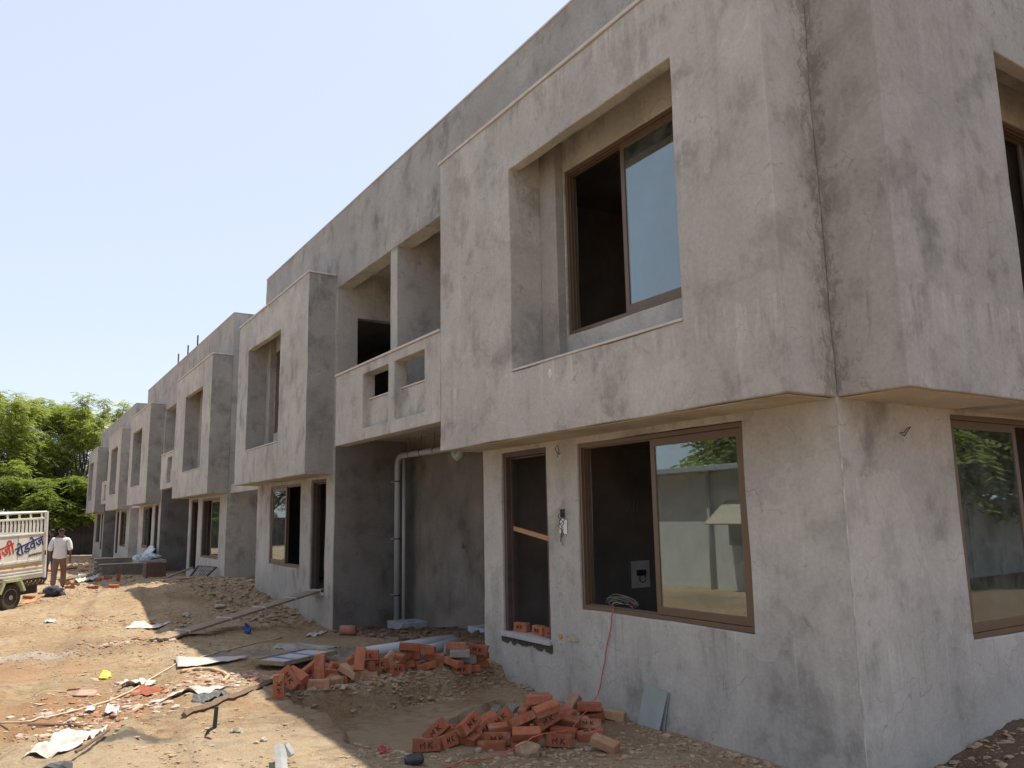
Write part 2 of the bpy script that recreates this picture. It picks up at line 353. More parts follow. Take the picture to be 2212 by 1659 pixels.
def H(x, y):
    x = np.asarray(x, float); y = np.asarray(y, float); sh = x.shape; x = x.ravel(); y = y.ravel()
    z = np.full(x.shape, _z0)
    for (px, py, _), w in zip(CP, _W): z += w * np.hypot(x - px, y - py)
    far = sstep(90, 160, np.hypot(x, y - 30)); z = z * (1 - far) - 1.85 * far
    jx = x + .06 * vnoise(x * 5, y * 5) + .03 * vnoise(x * 14, y * 14); jy = y + .06 * vnoise(x * 5 + 40, y * 5) + .03 * vnoise(x * 14 + 9, y * 14)
    s = psd(TR, jx, jy)
    bank = sstep(8.0, 8.35, jy) * .12
    k = sstep(-.02, .055 + bank, s)
    z = z * (1 - k) + np.minimum(z, -1.985 + .05 * vnoise(x * 1.3, y * 1.3)) * k
    s2 = psd(PIT_, jx, jy); z -= .24 * sstep(-.005, .035, s2)
    # soil banked against side wall and lumps
    rough = .25 + .75 * sstep(-.1, .25, vnoise(x * .55 + 7, y * .55)) + .9 * sstep(.32, .0, np.abs(s - .12)) * (y > 7.6)
    rough = rough * (1 - .75 * sstep(.05, .3, s) * (y > 5.9) * (y < 8.25))
    rough += 1.0 * sstep(14.5, 16.5, y) * sstep(3.2, 4.4, x) * (y < 30) + .8 * sstep(5.2, 6.0, x) * (y < 4)
    z += rough * (.055 * vnoise(x * 1.7, y * 1.7) + .045 * vnoise(x * 4.3, y * 4.3) + .034 * vnoise(x * 10, y * 10) + .024 * vnoise(x * 23, y * 23) + .010 * vnoise(x * 52, y * 52))
    z += .05 * vnoise(x * .5, y * .5)
    # wheel ruts across the sunny yard
    for off in (0.0, 1.25):
        dd = (x - .2 - off) * .93 - (y - 9) * .13; z += (.035 * np.exp(-((np.abs(dd) - .24) / .09) ** 2) - .07 * np.exp(-(dd / .16) ** 2)) * (.6 + .8 * vnoise(x * 3, y * 1.5)) * sstep(4, 7, y) * sstep(26, 20, y)
    return z.reshape(sh)
def hz(x, y): return float(H(np.array([x]), np.array([y]))[0])
_gx = np.concatenate([[-140, -100, -70, -50, -38, -28, -20, -15, -11, -8, -6, -4.5], np.arange(-3.5, -.6, .22), np.arange(-.6, 6.4, .036), np.arange(6.4, 9.5, .09), [10, 11, 13, 16, 20, 26, 34, 45, 60, 80, 110, 140]])
_gy = np.concatenate([[-120, -80, -50, -30, -18, -10, -6, -3, -1, .5, 1.5], np.arange(2.2, 4, .1), np.arange(4, 13, .036), np.arange(13, 22, .07), np.arange(22, 40, .2), np.arange(40, 75, .8), [78, 85, 95, 110, 130, 160, 200]])
XX, YY = np.meshgrid(_gx, _gy, indexing='ij'); ZZ = H(XX, YY)
nx, ny = XX.shape; I = np.arange(nx * ny).reshape(nx, ny)
me = bpy.data.meshes.new('ground')
me.from_pydata(np.stack([XX, YY, ZZ], -1).reshape(-1, 3).tolist(), [], np.stack([I[:-1, :-1], I[1:, :-1], I[1:, 1:], I[:-1, 1:]], -1).reshape(-1, 4).tolist())
me.polygons.foreach_set('use_smooth', [True] * len(me.polygons))
def ground_mat():
    m, nt, b = NT('dry_sandy_earth'); g = G(nt); p = g.pos()
    n1 = g.noise(p, .55, 6, .6, .4); n2 = g.noise(g.map(p, loc=(4, 9, 0)), 1.5, 8, .68, .8); n3 = g.noise(p, 11, 7, .72); n4 = g.noise(g.map(p, loc=(1, 2, 3)), .35, 4, .5)
    c = g.ramp(n1, [(.33, (.36, .255, .15)), (.5, (.45, .335, .205)), (.66, (.51, .40, .265))])
    c = g.mix(g.ramp(n2, [(.50, 0), (.66, .75)]), c, (.40, .225, .115))
    c = g.mix(g.ramp(n2, [(.28, .8), (.42, 0)]), c, (.47, .40, .30))
    c = g.mix(g.ramp(n4, [(.52, 0), (.66, .7)]), c, (.29, .205, .13))
    c = g.mix(g.ramp(n3, [(.30, .85), (.52, 0)]), c, (.20, .135, .08))
    c = g.mix(g.ramp(n3, [(.62, 0), (.78, .55)]), c, (.52, .43, .32))
    # darker red-brown soil in the porch and along the side wall
    sx = g.n('ShaderNodeSeparateXYZ'); g.l(p, sx.inputs[0])
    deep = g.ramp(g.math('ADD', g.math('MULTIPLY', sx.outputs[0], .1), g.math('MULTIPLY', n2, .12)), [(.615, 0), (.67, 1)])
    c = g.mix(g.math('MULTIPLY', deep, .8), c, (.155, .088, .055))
    # cement spill
    def spill(cx, cy, rx, ry, col, amt):
        nonlocal c
        v = g.n('ShaderNodeVectorMath', operation='SUBTRACT'); g.l(p, v.inputs[0]); v.inputs[1].default_value = (cx, cy, -1.75)
        mp = g.map(v.outputs[0], (1 / rx, 1 / ry, .4)); ln = g.n('ShaderNodeVectorMath', operation='LENGTH'); g.l(mp, ln.inputs[0])
        f = g.math('SUBTRACT', ln.outputs['Value'], g.math('MULTIPLY', g.noise(p, 5, 5, .6), 1.3))
        c = g.mix(g.ramp(f, [(.05, amt), (.3, 0)]), c, col)
    spill(1.02, 7.2, .33, .24, (.145, .13, .105), .9)
    spill(1.55, 6.6, .16, .10, (.16, .14, .115), .8)
    spill(3.9, 7.0, 1.5, 1.1, (.48, .375, .25), .5)
    spill(.4, 8.7, 1.5, .9, (.39, .205, .10), .6); spill(.2, 11.5, 1.2, 1.0, (.41, .23, .12), .5)
    spill(1.3, 6.4, 1.3, .9, (.53, .42, .28), .6)
    spill(3.9, 11.1, .9, .75, (.19, .185, .175), .85)
    spill(3.0, 11.4, .7, .6, (.30, .27, .24), .7)
    spill(.3, 13.0, .8, .4, (.47, .44, .40), .6)
    g.l(c, b.inputs['Base Color']); b.inputs['Roughness'].default_value = .97; b.inputs['Specular IOR Level'].default_value = .12
    cl = g.vor(g.map(p, loc=(.3, .1, 0)), 34)
    nb = g.bump(g.noise(p, 9, 8, .74, .3), 1.0, .07, None)
    nb = g.bump(g.ramp(cl, [(.0, 1), (.55, 0)]), .35, .012, None, nb)
    g.bump(g.noise(p, 70, 4, .75), .7, .010, b, nb)
    return m
MAT['ground'] = ground_mat()
ground = obj('ground', me, 'ground'); ground['kind'] = 'structure'

def ray(x, y): return fw + rt * ((x - IW / 2) / F_PX) - up * ((y - IH / 2) / F_PX)
def gp(x, y, lift=0.0):
    "the ground point seen at a photograph position (2212-pixel-wide frame)"
    d = ray(x, y); ts = np.linspace(3, 75, 2400) if d.z < 0 else np.linspace(3, 75, 10)
    z = H(d.x * ts, d.y * ts) + lift; s = d.z * ts - z
    k = int(np.argmax(s < 0))
    if k == 0: k = len(ts) - 1
    a = s[k - 1] / (s[k - 1] - s[k] + 1e-9); t = ts[k - 1] + (ts[k] - ts[k - 1]) * a
    return Vector((d.x * t, d.y * t, d.z * t))
def Zo(zx, zy, reg, s):
    "position in an enlarged crop of the photograph -> 2212 frame"
    return ((reg[0] + zx * s) * .54004, (reg[1] + zy * s) * .54004)

# ------------------------------------------------------------------ the row of plastered houses
XM, XB, XR, TW = 5.42, 4.857, 6.95, .2
def onYp(x, y, Y): d = ray(x, y); return d * (Y / d.y)
def ring(axis, p0, p1, a0, a1, z0, z1, w, wz=None):
    "rectangular frame: axis 'x' faces along x (spans y), 'y' faces along y (spans x)"
    wz = wz or w
    mk = (lambda a, b, c, d: (p0, p1, a, b, c, d)) if axis == 'x' else (lambda a, b, c, d: (a, b, p0, p1, c, d))
    return csg([mk(a0, a1, z0, z1)], [tuple(v for v in mk(a0 + w, a1 - w, z0 + wz, z1 - wz)) if False else
                ((p0 - 1, p1 + 1, a0 + w, a1 - w, z0 + wz, z1 - wz) if axis == 'x' else (a0 + w, a1 - w, p0 - 1, p1 + 1, z0 + wz, z1 - wz))])
def bx(axis, p0, p1, a0, a1, z0, z1):
    mb = MB(); return mb.box(p0, p1, a0, a1, z0, z1) if axis == 'x' else mb.box(a0, a1, p0, p1, z0, z1)
def window(par, axis, p, a0, a1, z0, z1, glassed, depth=.13):
    "sliding window: bronze frame with three tracks; glassed = 'near' / 'far' half carries both sashes"
    d = .025
    fr = ring(axis, p + d, p + d + depth, a0 + .002, a1 - .002, z0 + .002, z1 - .002, .042, .045)
    for k in range(2):                                # track ribs on all four sides
        q = p + d + .032 + k * .045
        e = ring(axis, q, q + .006, a0 + .042, a1 - .042, z0 + .045, z1 - .045, .016, .014); fr.add(e.v, e.f)
    o = obj('window', fr, 'frame', par, .004)
    m = (a0 + a1) / 2
    s0, s1 = (a0 + .045, m + .03) if glassed == 'near' else (m - .03, a1 - .045)
    for k, sh in ((0, 0.0), (1, .05 if glassed == 'near' else -.05)):
        q = p + d + .012 + k * .045
        b0, b1 = s0 + (sh if glassed == 'near' else 0), s1 + (sh if glassed != 'near' else 0)
        b0, b1 = min(b0, b1), max(b0, b1)
        s = obj('sash', ring(axis, q, q + .03, b0, b1, z0 + .05, z1 - .05, .062, .075), 'frame', o, .004)
        if k == 0: obj('pane', bx(axis, q + .012, q + .018, b0 + .06, b1 - .06, z0 + .122, z1 - .122), 'glass', o)
    return o
def doorway(par, a0, a1, z0, z1, sill=True):
    fr = csg([(XM + .03, XM + .19, a0 + .002, a1 - .002, z0 + .004, z1 - .002)], [(XM - 1, XM + 1, a0 + .065, a1 - .065, z0 - 1, z1 - .065)])
    e = csg([(XM + .09, XM + .13, a0 + .065, a1 - .065, z0 + .004, z1 - .065)], [(XM - 1, XM + 1, a0 + .09, a1 - .09, z0 - 1, z1 - .09)]); fr.add(e.v, e.f)
    o = obj('door_frame', fr, 'door_jamb', par, .004)
    if sill: obj('threshold', MB().box(XM - .035, XM + .28, a0 - .015, a1 + .015, z0 - .055, z0), 'stone', par, .006)
    return o

def rough_shaded_sides(o, axis=1):
    "return faces get the darker rough coat, with their shade put into its colour"
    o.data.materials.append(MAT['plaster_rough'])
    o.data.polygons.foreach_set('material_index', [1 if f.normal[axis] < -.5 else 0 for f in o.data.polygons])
def bay(par, y0, y1, o0, o1, dz):
    near = y0 < 22
    s = csg([(XB, XM + .012, y0, y1, .88 + dz, 4.88 + dz)],
            [(XB - 1, XB + .14, o0, o1, 1.65 + dz, 4.12 + dz), (XB + .14, XM + 1, o0, o1, 1.58 + dz, 4.46 + dz)], .16 if near else None, .012 if near else 0)
    b = obj('bay_box', s, 'plaster', par, .012)
    if y0 > 4: rough_shaded_sides(b)
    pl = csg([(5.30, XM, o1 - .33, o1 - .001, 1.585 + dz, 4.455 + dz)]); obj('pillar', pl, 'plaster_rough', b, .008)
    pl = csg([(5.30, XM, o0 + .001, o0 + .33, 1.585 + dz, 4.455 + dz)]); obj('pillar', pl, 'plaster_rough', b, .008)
    cp = csg([(XB - .022, XM - .004, y0 - .022, y1 + .022, 4.882 + dz, 4.922 + dz)]); obj('coping', cp, 'coping', b, .006)
    sl = csg([(XB - .012, XB + .138, o0 + .002, o1 - .002, 1.652 + dz, 1.677 + dz)]); obj('sill', sl, 'coping', b, .005)
    obj('soffit', csg([(XB + .05, XM - .002, y0 + .05, y1 - .05, .872 + dz, .879 + dz)]), 'soffit', b)
    return b
def balcony(par, y0, y1, niches, dz):
    sub = []
    for a, b in niches: sub += [(XB - 1, XB + .12, a, b, 1.46 + dz, 2.35 + dz), (XB - 1, XB + 1, a, b, 1.93 + dz, 2.35 + dz)]
    s = csg([(XB + .003, XB + .22, y0, y1, 1.27 + dz, 2.5 + dz)], sub); o = obj('balcony_parapet', s, 'plaster', par, .01)
    obj('coping', csg([(XB - .018, XB + .24, y0 + .002, y1 + .02, 2.502 + dz, 2.538 + dz)]), 'coping', o, .006)
    for a, b in niches:
        obj('niche_sill', csg([(XB + .105, XB + .235, a + .002, b - .002, 1.931 + dz, 1.955 + dz)]), 'coping', o, .004)
    return o
def pair(label, h1, h2, roof, bal, nich, part, dz, link, side=False, group='terrace blocks of the row'):
    (b1, o1, g1, d1, w1), (b2, o2, g2, d2, w2) = h1, h2
    root = thing('house_block', label, 'building', (XM, (g1[0] + g2[1]) / 2, -1.9), group)
    Z = lambda z: z + dz
    xb = 12.5; zr = Z(6.17)
    adds = [(XM, xb, g1[0], g1[1], -3.3, zr), (XM, xb, g2[0], roof[1], -3.3 if False else Z(.9), zr), (XM, xb, g2[0], g2[1], -3.3, Z(.95)),
            (XR, xb, g1[1], g2[0], -3.3, Z(1.56)), (8.3, xb, g1[1], g2[0], Z(1.5), zr),
            (XM - .02, xb, g1[1], g2[0], Z(1.56), Z(1.70)), (XM, XM + .3, g1[1], g2[0], Z(4.62), zr), (XM, xb, g1[1], g2[0], Z(5.0), zr),
            (XM + .02, 8.3, part, part + .28, Z(1.65), Z(5.05)),
            (XM, 7.0, g1[1], g1[1] + .12, Z(1.25), Z(1.6))]
    if link: adds += [(6.42, xb, g2[1] - .05, link, -3.3, Z(6.0))]
    subs = []
    for g_, d_, w_, o_ in ((g1, d1, w1, o1), (g2, d2, w2, o2)):
        subs += [(XM + TW, 9.6, g_[0] + .22, g_[1] - .22, Z(-1.45), Z(.98)), (XM + TW, 9.6, g_[0] + .25, g_[1] - .3, Z(1.6), Z(4.55)),
                 (XM - 1, XM + 1, d_[0], d_[1], Z(-1.40), Z(.82)), (XM - 1, XM + 1, w_[0], w_[1], Z(-1.0), Z(.80)),
                 (XM - 1, XM + 1, o_[0] + .36, o_[1] - .34, Z(2.07), Z(4.08))]
    subs += [(5.86, 7.1, g2[0] - .3, g2[0] + .6, Z(1.72), Z(4.04))]
    # the porch lies open between the two houses
    if side:
        subs += [(7.0, 9.3, g1[0] - .3, g1[0] + .6, Z(-1.09), Z(.84)), (7.6, 9.4, g1[0] - .3, g1[0] + .6, Z(2.07), Z(4.05))]
    w = obj('wall', csg(adds, subs, .3 if side else None, .011 if side else 0), 'plaster', root, .012)
    w.data.materials.append(MAT['inner']); w.data.materials.append(MAT['plaster_shade'])
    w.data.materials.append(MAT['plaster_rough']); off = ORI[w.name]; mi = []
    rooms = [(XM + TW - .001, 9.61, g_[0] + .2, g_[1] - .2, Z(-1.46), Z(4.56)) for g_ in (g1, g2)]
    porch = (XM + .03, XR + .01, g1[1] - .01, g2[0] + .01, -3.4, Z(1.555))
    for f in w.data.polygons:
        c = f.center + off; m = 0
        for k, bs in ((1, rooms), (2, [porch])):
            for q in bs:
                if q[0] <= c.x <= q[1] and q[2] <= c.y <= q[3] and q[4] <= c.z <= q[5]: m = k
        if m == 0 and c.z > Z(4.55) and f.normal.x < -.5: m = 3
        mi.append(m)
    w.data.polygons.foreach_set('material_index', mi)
    capA = csg([(XM - .012, xb, g1[0] - .012, roof[1] + .012, zr + .002, zr + .03)]); obj('parapet_cap', capA, 'coping', root, .005)
    for (b_, o_, g_, d_, w_), half in ((h1, 'near'), (h2, 'far')):
        bay(root, b_[0], b_[1], o_[0], o_[1], dz)
        window(root, 'x', XM, w_[0], w_[1], Z(-1.0), Z(.80), half)
        window(root, 'x', XM, o_[0] + .36, o_[1] - .34, Z(2.07), Z(4.08), half)
        doorway(root, d_[0], d_[1], Z(-1.40), Z(.82))
    balcony(root, bal[0], bal[1], nich, dz)
    if link: obj('link_beam', csg([(5.5, 5.74, g2[1] + .002, link - .002, Z(.80), Z(1.06))]), 'plaster', root, .01)
    return root
A1 = ((3.84, 9.43), (4.88, 7.64), (3.84, 9.28), (7.80, 8.82), (4.80, 7.20))
B1 = ((15.10, 20.62), (16.97, 19.64), (15.0, 20.5), (15.47, 16.38), (17.05, 19.38))
C1 = ((23.73, 29.22), (24.9, 27.57), (23.75, 29.2), (27.7, 28.8), (24.62, 27.05))
D1 = ((35.1, 40.8), (37.1, 39.85), (34.97, 40.87), (35.46, 36.4), (37.1, 39.6))
E1 = ((44.2, 49.6), (45.5, 48.3), (44.0, 49.7), (48.2, 49.3), (45.2, 47.6))
F1 = ((55.85, 61.6), (58.2, 60.9), (55.9, 61.5), (56.3, 57.2), (57.7, 60.2))
houseAB = pair('unfinished grey plaster house block with brick heaps along its front', A1, B1, (3.84, 20.32), (9.44, 13.45), ((11.17, 12.20), (9.92, 10.95)), 12.15, -.012, 23.72, side=True)
houseCD = pair('unfinished grey plaster house block with a wire mesh panel leaning on its front', C1, D1, (23.5, 40.2), (29.23, 31.75), ((29.55, 30.45),), 31.6, -.10, 43.9)
houseEF = pair('unfinished grey plaster house block next to the dark boundary wall', E1, F1, (43.6, 60.7), (49.61, 52.2), ((50.0, 50.9),), 52.2, -.20, None)

# corner of the near house: projecting box over the side wall, with its own recessed window
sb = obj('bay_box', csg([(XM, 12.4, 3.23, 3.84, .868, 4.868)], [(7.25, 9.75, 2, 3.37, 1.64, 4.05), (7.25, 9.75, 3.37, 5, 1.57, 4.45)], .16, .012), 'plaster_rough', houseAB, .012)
obj('coping', csg([(XM - .022, 12.4, 3.208, 3.836, 4.87, 4.91)]), 'coping', sb, .006)
obj('soffit', csg([(XM + .05, 12.3, 3.28, 3.838, .860, .867)]), 'soffit', sb)
window(houseAB, 'y', 3.84, 7.0, 9.3, -1.102, .828, 'near')
window(houseAB, 'y', 3.84, 7.6, 9.4, 2.058, 4.038, 'near')
# chipped pale edge of the corner
mb = MB(); zs = np.arange(-2.3, .83, .035); vs_ = []; fs_ = []
for i, z in enumerate(zs):
    w_ = .004 + .010 * max(0, float(vnoise(np.array([z * 6.0]), np.array([3.3]))[0]) + .25)
    vs_ += [(XM - .003, 3.837 + .006, z), (XM - .003, 3.837, z), (XM + w_, 3.837, z)]
    if i: k = 3 * i; fs_ += [(k - 3, k - 2, k + 1, k), (k - 2, k - 1, k + 2, k + 1)]
mb.add(vs_, fs_)
obj('corner_bead', mb, plain('lime_edge', (.42, .40, .36), .9, var=.45, scale=9), houseAB)
# raw mortar below the near threshold
mb = MB(); y = 7.76
while y < 8.86:
    w_ = rnd.uniform(.006, .014); h_ = .045 + .13 * abs(float(vnoise(np.array([y * 7.0]), np.array([.7]))[0])) + .05 * abs(float(vnoise(np.array([y * 23.0]), np.array([2.7]))[0])) + rnd.uniform(0, .02)
    mb.box(XM - .009 - rnd.random() * .004, XM + .02, y, y + w_, -1.458 - h_ * .75, -1.458); y += w_
obj('raw_mortar', mb, 'wet', houseAB)
# marks on the wall: chalk arrow, faint orange paint, chalk number inside
def strokes(segs, w, t, org, u, v, nrm):
    "flat strokes: segs in (u, v) metres"
    mb = MB(); u, v, nrm = Vector(u), Vector(v), Vector(nrm)
    for (a, b, c, d) in segs:
        p = Vector(org) + u * a + v * b; q = Vector(org) + u * c + v * d; t_ = (q - p).normalized(); n_ = nrm.cross(t_).normalized() * w / 2
        p2 = p - t_ * w * .3; q2 = q + t_ * w * .3
        vs = [p2 - n_, q2 - n_, q2 + n_, p2 + n_]; vs += [x + nrm * t for x in vs]
        mb.add(vs, [(3, 2, 1, 0), (4, 5, 6, 7), (0, 1, 5, 4), (1, 2, 6, 5), (2, 3, 7, 6), (3, 0, 4, 7)])
    return mb
MAT['chalk'] = plain('chalk', (.75, .74, .72), .95)
obj('chalk_arrow', strokes([(0, 0, .005, .30), (.005, .30, -.025, .22), (.005, .30, .03, .21)], .010, .002, (XB - .001, 6.88, 1.27), (0, -1, 0), (0, 0, 1), (-1, 0, 0)), 'chalk', houseAB)
MAT['orange_paint'] = plain('orange_paint', (.52, .30, .07), .9, var=.4, scale=60)
for nm_, poly in (('paint_mark', [(0, 0), (.03, .035), (.034, .055), (.02, .065), (0, .055), (-.02, .065), (-.034, .055), (-.03, .035)]), ('paint_smudge', [(.10, .02), (.16, .0), (.22, .012), (.30, .01), (.34, .03), (.27, .05), (.2, .045), (.14, .055)])):
    pb = MB(); pb.add([(XM - .009, 7.60 - a, -1.38 + b) for a, b in poly], [tuple(range(len(poly)))]); obj(nm_, pb, 'orange_paint' if nm_ == 'paint_mark' else plain('faint_orange', (.44, .36, .22), .9, var=.3, scale=50), houseAB)
obj('chalk_number', strokes([(0, .10, .02, .13), (.02, .13, .06, .13), (.06, .13, .07, .09), (.07, .09, .0, -.01), (0, -.01, .09, 0), (.14, -.02, .17, .15), (.22, 0, .235, .15)], .006, .002, tuple(onYp(1352, 1103, 9.056)), (1, 0, 0), (0, 0, 1), (0, -1, 0)), plain('faint_chalk', (.30, .30, .29), .95), houseAB)
# little electric box with hanging wires between door and window
eb = obj('switch_box', csg([(XM - .012, XM + .02, 7.46, 7.53, -.02, .07)], [(XM - 1, XM - .004, 7.468, 7.522, -.012, .062)]), 'strap', houseAB)
pm = MB(); pm.add([(XM - .006, 7.56, -.20), (XM - .004, 7.42, -.21), (XM - .008, 7.41, -.06), (XM - .004, 7.52, -.03), (XM - .010, 7.55, -.10)], [(0, 1, 2, 3, 4)])
obj('paper', pm, plain('white_paper', (.78, .77, .74), .8), eb)
for k in range(3):
    pts = [(XM - .02, 7.50, .03)]
    for j in range(1, 12): pts.append((XM - .02 - .012 * math.sin(j * 1.3 + k), 7.50 + .05 * math.sin(j * (.9 + .2 * k) + k * 2) * (1 if j < 6 else .4), .03 - j * .034 * (.75 + .12 * k)))
    obj('wire', MB().tube(pts, .0035, 5), 'strap', eb)
obj('hook', MB().tube([(XM + .01, 7.52, .70), (XM - .04, 7.52, .71), (XM - .06, 7.53, .76), (XM - .045, 7.50, .80), (XM - .05, 7.47, .74), (XM - .05, 7.5, .66)], .005, 5), 'iron', houseAB)
obj('hook', MB().tube([(6.22, 3.86, .62), (6.22, 3.80, .62), (6.25, 3.785, .66), (6.30, 3.79, .67), (6.2, 3.79, .59), (6.17, 3.79, .60)], .005, 5), 'iron', houseAB)
# fittings inside the near room: junction box on the far wall
jp = onYp(1384, 1240, 9.05); jq = obj('junction_panel', csg([(jp.x - .17, jp.x + .17, 9.045, 9.0585, jp.z - .19, jp.z + .19)]), plain('lime_patch', (.55, .55, .53), .9, var=.1), houseAB)
obj('switch', csg([(jp.x - .08, jp.x + .09, 9.03, 9.044, jp.z - .02, jp.z + .06)]), 'strap', jq)
obj('wire', MB().tube([(jp.x + .02 + .06 * math.cos(a), 9.03, jp.z - .06 + .06 * math.sin(a)) for a in np.linspace(0, 6, 14)], .006, 5), 'strap', jq)
# drain pipes in the porch: tall stack and hung run with straps
P0 = (6.62, 14.72)
dp = obj('drain_pipe', MB().tube([(P0[0], P0[1], -2.0), (P0[0], P0[1], 1.02), (P0[0], P0[1] - .02, 1.12), (P0[0], P0[1] - .09, 1.19), (P0[0], P0[1] - .2, 1.215), (P0[0], 11.4, 1.19)], .058, 16), 'pvc', houseAB, smooth=True)
obj('drain_pipe', MB().tube([(P0[0] + .1, P0[1] - .10, -2.0), (P0[0] + .1, P0[1] - .10, 1.16)], .036, 12), 'pvc', houseAB, smooth=True)
for z in (.72, -.40, -1.50 + .02):
    obj('strap', MB().tube([(P0[0], P0[1], z - .012), (P0[0], P0[1], z + .012)], .0625, 16), 'strap', dp)
    obj('clamp', MB().box(P0[0] - .02, P0[0] + .02, P0[1] + .05, 15.0, z - .02, z + .02), plain('galvanised', (.35, .35, .36), .5, .4), dp)
for y in (14.15, 13.64, 13.08):
    obj('hanger', MB().tube([(P0[0], y, 1.27), (P0[0], y, 1.55)], .006, 5), 'iron', dp)
    obj('strap', MB().tube([(P0[0], y - .012, 1.212), (P0[0], y + .012, 1.212)], .063, 16), 'strap', dp)
obj('pipe_trap', MB().tube([(P0[0], 12.3, 1.17), (P0[0], 12.28, 1.08), (P0[0], 12.2, 1.02), (P0[0], 12.1, 1.06), (P0[0], 12.06, 1.15)], .075, 14), 'pvc', dp, smooth=True)
obj('wall_box', csg([(XR - .006, XR + .05, 12.55, 12.66, -.55, -.44)]), 'strap', houseAB)
# starter bars on the far roof
for y in (30.4, 32.2, 34.2):
    obj('starter_bar', MB().tube([(XM + .25, y, 6.0), (XM + .25, y + .01, 6.62 + .15 * rnd.random())], .03, 6), 'iron', houseCD)

# ------------------------------------------------------------------ trees and background
def leaf_mat(name, lo, hi):
    m, nt, b = NT(name); g = G(nt); out = [n for n in nt.nodes if n.type == 'OUTPUT_MATERIAL'][0]
    n = g.noise(g.pos(), .9, 4, .6); n2 = g.noise(g.pos(), 9, 2, .6)
    c = g.mix(g.ramp(n2, [(.35, 0), (.65, .6)]), g.ramp(n, [(.3, lo), (.7, hi)]), tuple(x * 1.25 for x in hi))
    g.l(c, b.inputs['Base Color']); b.inputs['Roughness'].default_value = .55; b.inputs['Specular IOR Level'].default_value = .25
    tl = g.n('ShaderNodeBsdfTranslucent'); g.l(g.mix(.5, c, (.30, .38, .03)), tl.inputs[0])
    mx = g.n('ShaderNodeMixShader'); mx.inputs[0].default_value = .48
    g.l(b.outputs[0], mx.inputs[1]); g.l(tl.outputs[0], mx.inputs[2]); g.l(mx.outputs[0], out.inputs[0]); return m
MAT['leaf'] = leaf_mat('neem_leaf', (.17, .215, .05), (.36, .40, .10))
MAT['leaf_dark'] = leaf_mat('dark_leaf', (.085, .135, .03), (.19, .24, .055))
MAT['bark'] = wood('bark', (.05, .038, .03), (.13, .10, .08), 2)
def make_tree(seed, height, spread, nspray, trunk_h):
    "trunk + limbs mesh and a crown of drooping pinnate sprays"
    r = random.Random(seed); tb = MB(); tips = []
    def limb(p, d, L, rad, lv):
        pts = [p]; n = 5; q = p
        for i in range(n):
            d = (d + Vector((r.uniform(-.22, .22), r.uniform(-.22, .22), r.uniform(-.08, .16)))).normalized(); q = q + d * L / n; pts.append(q)
            if lv > 0 and i >= 1: tips.append((q, lv))
        tb.tube(pts, [rad * (1 - .62 * i / n) for i in range(n + 1)], 7 if lv < 2 else 5)
        if lv < 3:
            for k in range(r.randint(3, 4) if lv else 6):
                i = r.randint(2, n); a = r.uniform(0, 2 * math.pi)
                nd = (d * .55 + Vector((math.cos(a), math.sin(a), r.uniform(.0, .75)))).normalized()
                limb(pts[i], nd, L * r.uniform(.55, .78), rad * .5, lv + 1)
    limb(Vector((0, 0, -.3)), Vector((.05, .03, 1)), trunk_h, height * .022, 0)
    cb = MB(); cx = Vector((0, 0, height * .60))
    def spray(p, s):
        a = r.uniform(0, 2 * math.pi); dz = r.uniform(-.55, .25); ax = Vector((math.cos(a), math.sin(a), dz)).normalized()
        sd = ax.cross(Vector((0, 0, 1))).normalized(); nrm = sd.cross(ax)
        n = 5
        for k in range(n):
            t = (k + .6) / n; c = p + ax * s * t - Vector((0, 0, .28 * s * t * t))
            for sg in (-1, 1):
                L = s * .40 * (1 - .45 * abs(t - .45)); w = s * .085
                e = c + (sd * sg + ax * .55 - Vector((0, 0, .35))).normalized() * L; m = (c + e) / 2
                wv = ax * w + nrm * w * r.uniform(-.5, .5)
                cb.add([c, m + wv, e, m - wv], [(0, 1, 2, 3)])
    # crown envelope: many uneven lobes
    lobes = []
    for k in range(40):
        a = r.uniform(0, 2 * math.pi); el = r.uniform(-.75, 1.0); rr = r.uniform(.45, 1.0)
        c = cx + Vector((math.cos(a) * spread * rr * math.sqrt(max(0.05, 1 - .55 * el * el)), math.sin(a) * spread * rr * math.sqrt(max(.05, 1 - .55 * el * el)), el * height * .36 * (.75 + .35 * r.random())))
        lobes.append((c, r.uniform(.075, .165) * height))
    for c, rad in lobes:
        tb.tube([Vector((r.uniform(-.3, .3), r.uniform(-.3, .3), height * .30)), (Vector((0, 0, height * .4)) + c) / 2 + Vector((r.uniform(-.4, .4), r.uniform(-.4, .4), r.uniform(-.2, .5))), c + Vector((0, 0, rad * .4))], [.10, .06, .015], 5)
    per = nspray // len(lobes)
    for c, rad in lobes:
        for k in range(per):
            while True:
                v = Vector((r.uniform(-1, 1), r.uniform(-1, 1), r.uniform(-1, 1)))
                if .25 < v.length < 1: break
            v *= (.6 + .4 * v.length); p = c + Vector((v.x * rad * 1.15, v.y * rad * 1.15, v.z * rad * .8)); spray(p, r.uniform(.38, .72))
    # whip shoots above the crown
    for k in range(30):
        a = r.uniform(0, 2 * math.pi); rr = r.uniform(0, .8) * spread; b0 = cx + Vector((math.cos(a) * rr, math.sin(a) * rr, height * .26)); h = r.uniform(.10, .24) * height
        e = b0 + Vector((r.uniform(-.6, .6), r.uniform(-.6, .6), h)); tb.tube([b0, (b0 + e) / 2 + Vector((r.uniform(-.15, .15), 0, 0)), e], [.05, .035, .012], 5)
        for j in range(60):
            t = 1.05 - .8 * r.random() ** 1.5; spray(b0 + (e - b0) * t + Vector((r.uniform(-.35, .35), r.uniform(-.35, .35), r.uniform(-.25, .2))), r.uniform(.4, .75))
    return tb.mesh('trunk'), cb.mesh('crown')
